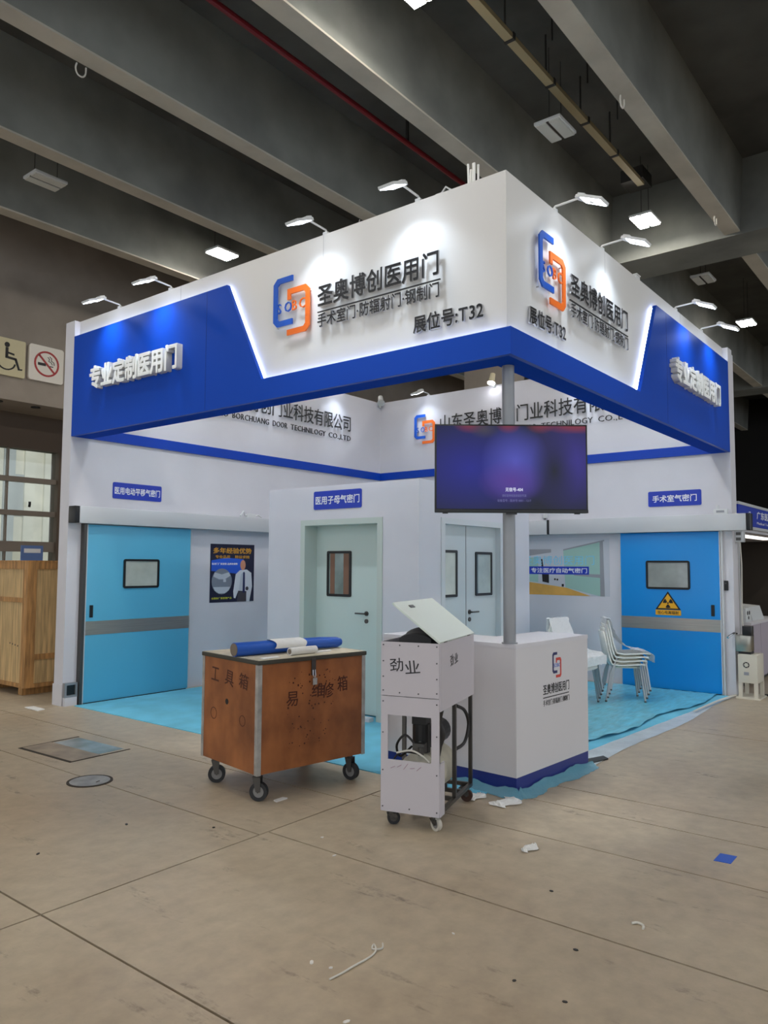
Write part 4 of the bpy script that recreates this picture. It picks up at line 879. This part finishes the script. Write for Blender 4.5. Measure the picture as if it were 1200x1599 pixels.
# ================================================================== STACKED CHAIRS
def chair_proto():
    t = thing('stacking_chair', 'x', 'chair', (0, 0, 0))
    # faces +x; shell profile from the seat front to the top of the back
    prof = [(.235, .425), (.225, .447), (.17, .452), (.06, .442), (-.08, .435), (-.17, .447), (-.205, .49), (-.225, .56), (-.245, .66), (-.262, .76), (-.275, .83), (-.28, .855)]
    wid = [.20, .215, .222, .222, .215, .205, .198, .192, .19, .182, .162, .13]
    m = MB(); nu = 10
    def pt(i, k, off):
        x, z = prof[i]; w = wid[i]; u = -1+2*k/nu
        curl = .018*abs(u)**3
        nx, nz = (0, -1) if i < 5 else (-1, 0)
        back = max(0, (i-5)/6)
        return (x+curl*1.5*(1 if back > 0 else 0)-(off if i > 5 else 0), w*u, z+(curl if i <= 5 else 0)-(off if i <= 5 else 0))
    n = len(prof); vs = [pt(i, k, 0) for i in range(n) for k in range(nu+1)]+[pt(i, k, .018) for i in range(n) for k in range(nu+1)]
    hole = {(6, k) for k in (2, 3, 4, 5, 6, 7)}
    N0 = n*(nu+1); fs = []; ed = {}
    for i in range(n-1):
        for k in range(nu):
            if (i, k) in hole: continue
            q_ = [i*(nu+1)+k, i*(nu+1)+k+1, (i+1)*(nu+1)+k+1, (i+1)*(nu+1)+k]
            fs.append(tuple(q_)); fs.append(tuple(N0+v for v in reversed(q_)))
            for a_, b2 in zip(q_, q_[1:]+q_[:1]): ed[(a_, b2)] = 1
    for (a_, b2) in list(ed):
        if (b2, a_) not in ed: fs.append((b2, a_, N0+a_, N0+b2))
    m._add(vs, fs); m.build('shell', 'chair', t, smooth=True)
    MB().box(-.15, .17, -.17, .17, .405, .425).build('seat_frame', 'chairu', t, bevel=.008)
    for sx, sy in ((1, 1), (1, -1), (-1, 1), (-1, -1)):
        MB().tube([(.14*sx, .16*sy, .418), (.17*sx, .185*sy, .40), (.185*sx-.01, .195*sy, .34), (.235*sx-.02, .225*sy, .012)], .0125, 8).build('leg', 'legm', t, smooth=True)
        MB().cyl((.235*sx-.02, .225*sy, 0), (.236*sx-.02, .2255*sy, .02), .014, n=8).build('leg_cap', 'dsteel', t)
    return t
c0 = chair_proto(); cfirst = [True]
rank = ['lowest', 'second lowest', 'second highest', 'topmost']
def stack(x, y, rz, where, group):
    d = Vector((math.cos(rz), math.sin(rz)))
    for k in range(4):
        o = c0 if cfirst[0] else copy_tree(c0)
        cfirst[0] = False
        o.location = (x+d.x*.02*k, y+d.y*.02*k, .018+.046*k); o.rotation_euler = (0, 0, rz)
        o['label'] = 'white stacking chair, %s of the stack %s' % (rank[k], where); o['group'] = group
    w = thing('plastic_wrap', 'crumpled clear plastic over the chair stack %s' % where, 'plastic wrap', (x+d.x*.02*3, y+d.y*.02*3, .018+.046*3), rz)
    path = [(.275, .34), (.268, .44), (.2, .476), (.12, .482), (.02, .50), (-.07, .545), (-.14, .62), (-.19, .70), (-.23, .80), (-.255, .88), (-.298, .882), (-.305, .76), (-.29, .60), (-.275, .42)]
    rr = random.Random(int(x*100))
    m = MB(); m.grid(lambda u, v: ((lambda s_: (lambda i, f: (path[i][0]*(1-f)+path[i+1][0]*f+rr.uniform(-.006, .006), (v-.5)*.46*(1-.25*max(0, u-.5))+rr.uniform(-.01, .01), path[i][1]*(1-f)+path[i+1][1]*f+rr.uniform(-.004, .008)))(min(int(s_), len(path)-2), s_-min(int(s_), len(path)-2)))(u*(len(path)-1))), 39, 14)
    m.build('sheet', 'wrap', w, smooth=True)
stack(4.10, 1.42, R(-97), 'nearest the counter', 'stacked chairs behind the counter')
stack(4.72, 1.02, R(-58), 'in front of the right blue door', 'stacked chairs by the blue door')

# ================================================================== WOODEN CRATE
CR = thing('wooden_crate', 'tall pine shipping crate standing behind the left booth wall', 'crate', (.05, 7.0, 0))
LX, LY, z0c, z1c = 1.6, 1.9, .1, 1.70
MB().box(.02, LX-.02, .02, LY-.02, z0c, z1c-.02).build('core', 'pine', CR)
for yb in (.1, .9, 1.6): MB().box(.02, LX-.02, yb, yb+.1, 0, z0c).build('skid', 'pined', CR)
for i in range(6): MB().box(0, .02, .1+.285*i, .1+.285*i+.28, z0c+.02, 1.18).build('plank', 'pine', CR); MB().box(0, .02, .1+.285*i, .1+.285*i+.28, 1.24, z1c-.09).build('plank', 'pine', CR)
for i in range(4): MB().box(.1+.375*i, .1+.375*i+.37, 0, .02, .52, z1c-.09).build('plank', 'pine', CR); MB().box(.1+.375*i, .1+.375*i+.37, 0, .02, z0c+.02, .45).build('plank', 'pine', CR)
MB().box(-.02, .1, -.02, .0, z0c, z1c).build('corner_post', 'pined', CR); MB().box(-.02, 0, 0, .1, z0c, z1c).build('corner_post', 'pined', CR)
MB().box(-.015, 0, .1, LY, 1.18, 1.24).build('batten', 'pined', CR); MB().box(.1, LX, -.015, 0, .45, .52).build('batten', 'pined', CR)
MB().box(-.025, LX, -.025, LY, z1c-.0, z1c+.02).build('lid_board', 'pined', CR); MB().box(-.02, 0, .1, LY, z1c-.09, z1c).build('batten', 'pined', CR); MB().box(.1, LX, -.02, 0, z1c-.09, z1c).build('batten', 'pined', CR); MB().box(-.02, 0, .1, LY, z0c, z0c+.05).build('batten', 'pined', CR); MB().box(.1, LX, -.02, 0, z0c, z0c+.05).build('batten', 'pined', CR)
m = MB()
for i in range(4): m.cyl((-.001, .22+.07*i, .62+.008*i), (.001, .22+.07*i, .62+.008*i), .012, n=8)
m.build('bolt_hole', 'black', CR)
t = thing('blue_sign_board', 'small blue notice seen above the crate at the left edge', 'sign', (2.2, 11.6, 1.62), 'mY')
MB().box(0, .42, 0, .4, 0, .03).build('board', mat('faded_blue_notice', (92, 120, 176), .5), t); MB().box(.05, .37, .26, .34, .03, .032).build('print', 'print_white', t); MB().box(.19, .23, -1.62, 0, 0, .03).build('post', 'dsteel', t); MB().box(.1, .32, -1.62, -1.6, -.1, .14).build('foot', 'dsteel', t)

# ================================================================== RIGHT SIDE: STAND, NEIGHBOUR BOOTH
ST = thing('equipment_stand', 'off white stand with hexagon logo beside right booth wall', 'stand', (5.86, -.06, 0))
sw, sd, sh = .20, .36, .56
for x, y in ((0, -.045), (sd-.04, -.045), (0, -sw-.03), (sd-.04, -sw-.03)): MB().box(x, x+.04, y, y+.045, .02, .2).build('leg', 'offwhite', ST)
MB().box(0, sd, -sw-.03, 0, .2, sh).build('cabinet', 'offwhite', ST, bevel=.006); MB().box(-.03, sd+.03, -sw-.06, .03, 0, .02).build('base_plate', 'offwhite', ST)
m = MB()
for i in range(6):
    a0, a1 = R(60*i+4), R(60*i+56); c_ = (-.1, .43); 
    m.prism([(c_[0]+.042*math.cos(a0), c_[1]+.042*math.sin(a0)), (c_[0]+.042*math.cos(a1), c_[1]+.042*math.sin(a1)), (c_[0]+.026*math.cos(a1), c_[1]+.026*math.sin(a1)), (c_[0]+.026*math.cos(a0), c_[1]+.026*math.sin(a0))], -.002, 0, 'yz')
m.build('hexagon_logo', 'print_black', ST); MB().box(-.002, 0, -.13, -.07, .30, .34).build('logo_text', 'rgrey', ST)
U = thing('steel_unit', 'steel appliance with black top standing on the small stand', 'appliance', (5.92, -.1, .56))
MB().box(0, .22, -.10, .08, .03, .24).build('body', 'kettle', U, bevel=.012); MB().box(.02, .2, -.1, .05, 0, .03).build('foot', 'black', U); MB().box(.03, .17, -.11, -.0, .24, .36).build('head', 'black', U, bevel=.01); MB().tube([(0, .06, .26), (-.1, .07, .27), (-.2, .1, .24), (-.24, .11, .22)], .014).build('spout', 'chrome', U, smooth=True)
t = thing('junction_box', 'small grey junction box on the end of the right booth wall', 'junction box', (6.13, 0, 2.02))
MB().box(-.03, .12, -.1, 0, 0, .15).build('body', 'alu', t, bevel=.005); MB().box(-.033, -.03, -.08, -.02, .09, .13).box(-.033, -.03, -.08, -.02, .02, .06).build('breaker', 'dsteel', t); MB().tube([(.05, -.05, 0), (.06, -.06, -.3), (.05, -.05, -1.0), (.07, -.07, -1.3)], .008).build('cable', 'wirew', t, smooth=True)
for pts, lab, mm, rr in (([(6.2, -.3, .02), (6.3, -.5, .015), (6.0, -.8, .015), (6.5, -1.1, .015), (7.2, -.9, .015)], 'black power cables on the floor beside the stand', 'rubber', .014), ([(5.9, -.02, .03), (5.6, .02, .03), (5.3, .05, .028), (4.9, .06, .028), (4.4, .07, .028)], 'white cable along the carpet edge at right', 'wirew', .011)):
    o = MB().tube(pts, rr, 8, 6).build('power_cable', mm, smooth=True); tag(o, lab, 'cable')
NB = thing('neighbour_booth', 'neighbouring booth with blue name board seen at right edge', 'booth', (6.62, .07, 0))
MB().box(0, 5.4, 0, .05, 2.28, 2.57).build('name_board', 'sblue', NB); MB().box(-.02, 5.4, -.01, .06, 2.57, 2.61).build('board_rail', 'alu', NB); MB().box(-.02, 5.4, -.01, .06, 2.24, 2.28).build('board_rail', 'alu', NB)
o = printed(NB, '广东医疗科技有限公司', 1.1, 3.6, 2.41, 2.53, 0, 'print_white', .01); lx, ly, lz = o.location; o.rotation_euler = FR['mY']; o.location = (lx, -.001, ly)
o = printed(NB, 'Medical Technology Co., Ltd', 1.1, 3.0, 2.32, 2.37, 0, 'print_white', .0); lx, ly, lz = o.location; o.rotation_euler = FR['mY']; o.location = (lx, -.001, ly)
o = printed(NB, '区', .62, .72, 2.38, 2.5, 0, 'print_white', .01); lx, ly, lz = o.location; o.rotation_euler = FR['mY']; o.location = (lx, -.001, ly)
MB().box(0, 5.4, .06, 3.0, 2.2, 2.24).build('ceiling_panel', 'white', NB); MB().box(.4, 3.8, .3, .5, 2.18, 2.2).build('strip_light', 'nlamp', NB)
MB().box(-.02, .04, 0, .06, 0, 2.24).build('post', 'alu', NB); MB().box(0, 5.4, 2.95, 3.0, 0, 2.2).build('back_wall', 'darkwall', NB)
MB().box(5.35, 5.4, .1, 2.95, 0, 2.2).build('side_wall', 'darkwall', NB)
CN = thing('display_cabinet', 'lilac white display cabinet in the neighbouring booth', 'cabinet', (7.0, .02, 0))
for i in range(3): MB().box(.02+.62*i, .02+.62*i+.6, .02, .05, .1, .86).build('door', 'lilac', CN)
MB().box(0, 1.9, .05, .55, .06, .86).build('body', 'lilac', CN); MB().box(-.02, 1.92, .0, .57, .86, .89).build('top', 'white2', CN); MB().box(0, 1.9, .1, .5, 0, .06).build('plinth', 'dsteel', CN)
t = thing('control_panel', 'white tilted control panel with dark displays on the neighbour cabinet', 'device', (7.55, .12, .89))
MB().prism([(0, 0), (.3, 0), (.3, .22), (.06, .2)], 0, .7, 'yz').build('housing', 'lampbody', t); 
for i in range(2): MB().obox((.12+.0*i, .022+.022*(1.0+1.6*i)*.6, .06+.07*i), (1, 0, 0), (0, .06, .2), (0, -.2, .06), .07, .025, .004).obox((.38, .022+.022*(1.0+1.6*i)*.6, .06+.07*i), (1, 0, 0), (0, .06, .2), (0, -.2, .06), .12, .025, .004).build('display', 'print_black', t)
t = thing('control_panel', 'small white device with dark dials left on the neighbour cabinet', 'device', (7.12, .12, .89))
MB().box(0, .3, 0, .2, 0, .2).build('housing', 'lampbody', t, bevel=.008); MB().cyl((.09, -.004, .13), (.09, 0, .13), .03).cyl((.2, -.004, .13), (.2, 0, .13), .03).cyl((.15, -.004, .06), (.15, 0, .06), .025).build('dial', 'print_black', t)

# ================================================================== FLOOR DEBRIS
def scrap(pts, loc, m_, label, name='paper_scrap', cat='paper', h=.006):
    o = MB().prism(pts, 0, h).build(name, m_); o.location = loc; tag(o, label, cat); return o
def crumple(loc, r, m_, label, seed, name='paper_scrap', cat='paper', sy=.5):
    rn = random.Random(seed); m = MB(); hh = [[rn.random() for _ in range(9)] for _ in range(9)]
    m.grid(lambda u, v: (r*(2*u-1)*(1+.3*hh[int(u*8)][0]), r*sy*(2*v-1)*(1+.5*hh[int(v*8)][3])+.3*r*math.sin(u*7), .004+.03*hh[int(u*8)][int(v*8)]*min(1, 8*u*(1-u))*min(1, 6*v*(1-v))), 8, 8)
    o = m.build(name, m_, smooth=False); o.location = loc; tag(o, label, cat)
crumple((.08, .10, .002), .11, 'paper', 'crumpled white paper in front of the counter corner', 1); crumple((.06, .33, .002), .07, 'paper', 'small torn white paper beside the cart wheel', 2)
crumple((-.62, -.45, .002), .06, 'paper', 'twisted pale paper scrap on the floor right of the cart', 3, sy=.3)
scrap([(-.07, -.04), (.07, -.04), (.06, .05), (-.08, .05)], (-.02, -1.40, .0), 'bluesheet', 'small bright blue sheet lying on the right floor', h=.003)
scrap([(-.05, -.022), (.06, -.02), (.05, .02), (-.04, .018)], (-.89, 1.40, 0), 'paper', 'white rectangular scrap by the tool chest front wheel', h=.008)
scrap([(-.05, -.16), (.05, -.13), (.06, .14), (-.04, .16)], (-.28, 6.09, 0), 'paper', 'white paper strip near the wooden crate', h=.008)
crumple((-.2, -1.75, .002), .05, 'paper', 'small white scrap near the right photo edge', 6)
o = MB().tube([(-2.429, -.489, .005), (-2.36, -.497, .005), (-2.3, -.499, .006), (-2.194, -.505, .006), (-2.13, -.49, .006), (-2.10, -.455, .01), (-2.13, -.47, .006), (-2.10, -.50, .006), (-2.062, -.474, .006)], .004, 6, 4).build('plastic_tie', 'wirew', smooth=True); tag(o, 'pale bent cable tie lying in the foreground', 'cable tie')
o = MB().tube([(-1.17, -1.27, .005), (-1.15, -1.29, .007), (-1.16, -1.32, .006), (-1.19, -1.33, .005)], .006, 6, 4).build('wire_scrap', 'wirew', smooth=True); tag(o, 'short curled wire scrap on the right foreground floor', 'wire')
mh = thing('manhole_cover', 'round pale iron manhole cover in the left floor', 'manhole cover', (-1.49, 2.88, 0), R(20))
MB().cyl((0, 0, 0), (0, 0, .006), .15, n=32).build('cover', 'manhole', mh); MB().ring((0, 0, .003), (0, 0, 1), .15, .17, .007, 32).build('rim', 'joint', mh); MB().box(-.02, .02, -.08, -.07, .006, .008).build('lift_slot', 'joint', mh)
pc = thing('floor_hatch', 'stained rectangular floor hatch with wet blue end at left', 'floor hatch', (-1.0, 3.95, 0), R(2))
MB().box(-.28, .0, -.40, .40, 0, .004).build('hatch_plate', 'plate', pc); MB().box(.0, .26, -.36, .36, 0, .004).build('hatch_plate', 'platew', pc)
MB().box(-.31, .29, .40, .42, 0, .003).box(-.31, .29, -.42, -.40, 0, .003).box(-.31, -.28, -.42, .42, 0, .003).build('hatch_rim', 'joint', pc)
rn = random.Random(11)
for i in range(14):
    x, y = -2.6+2.6*rn.random(), -1.4+3.2*rn.random()
    pts = disc(0, 0, rn.uniform(.006, .016), rn.uniform(.004, .01), 6)
    o = MB().prism(pts, 0, .004).build('dirt_crumb', 'wire' if i % 2 else 'paper'); o.location = (x, y, 0); o.rotation_euler = (0, 0, rn.random()*6)
    tag(o, 'tiny dark crumb of dirt on the foreground floor' if i % 2 else 'tiny white paper crumb on the foreground floor', 'crumb', 'dark crumbs on the floor' if i % 2 else 'white crumbs on the floor')

bpy.data.objects.remove(_to)
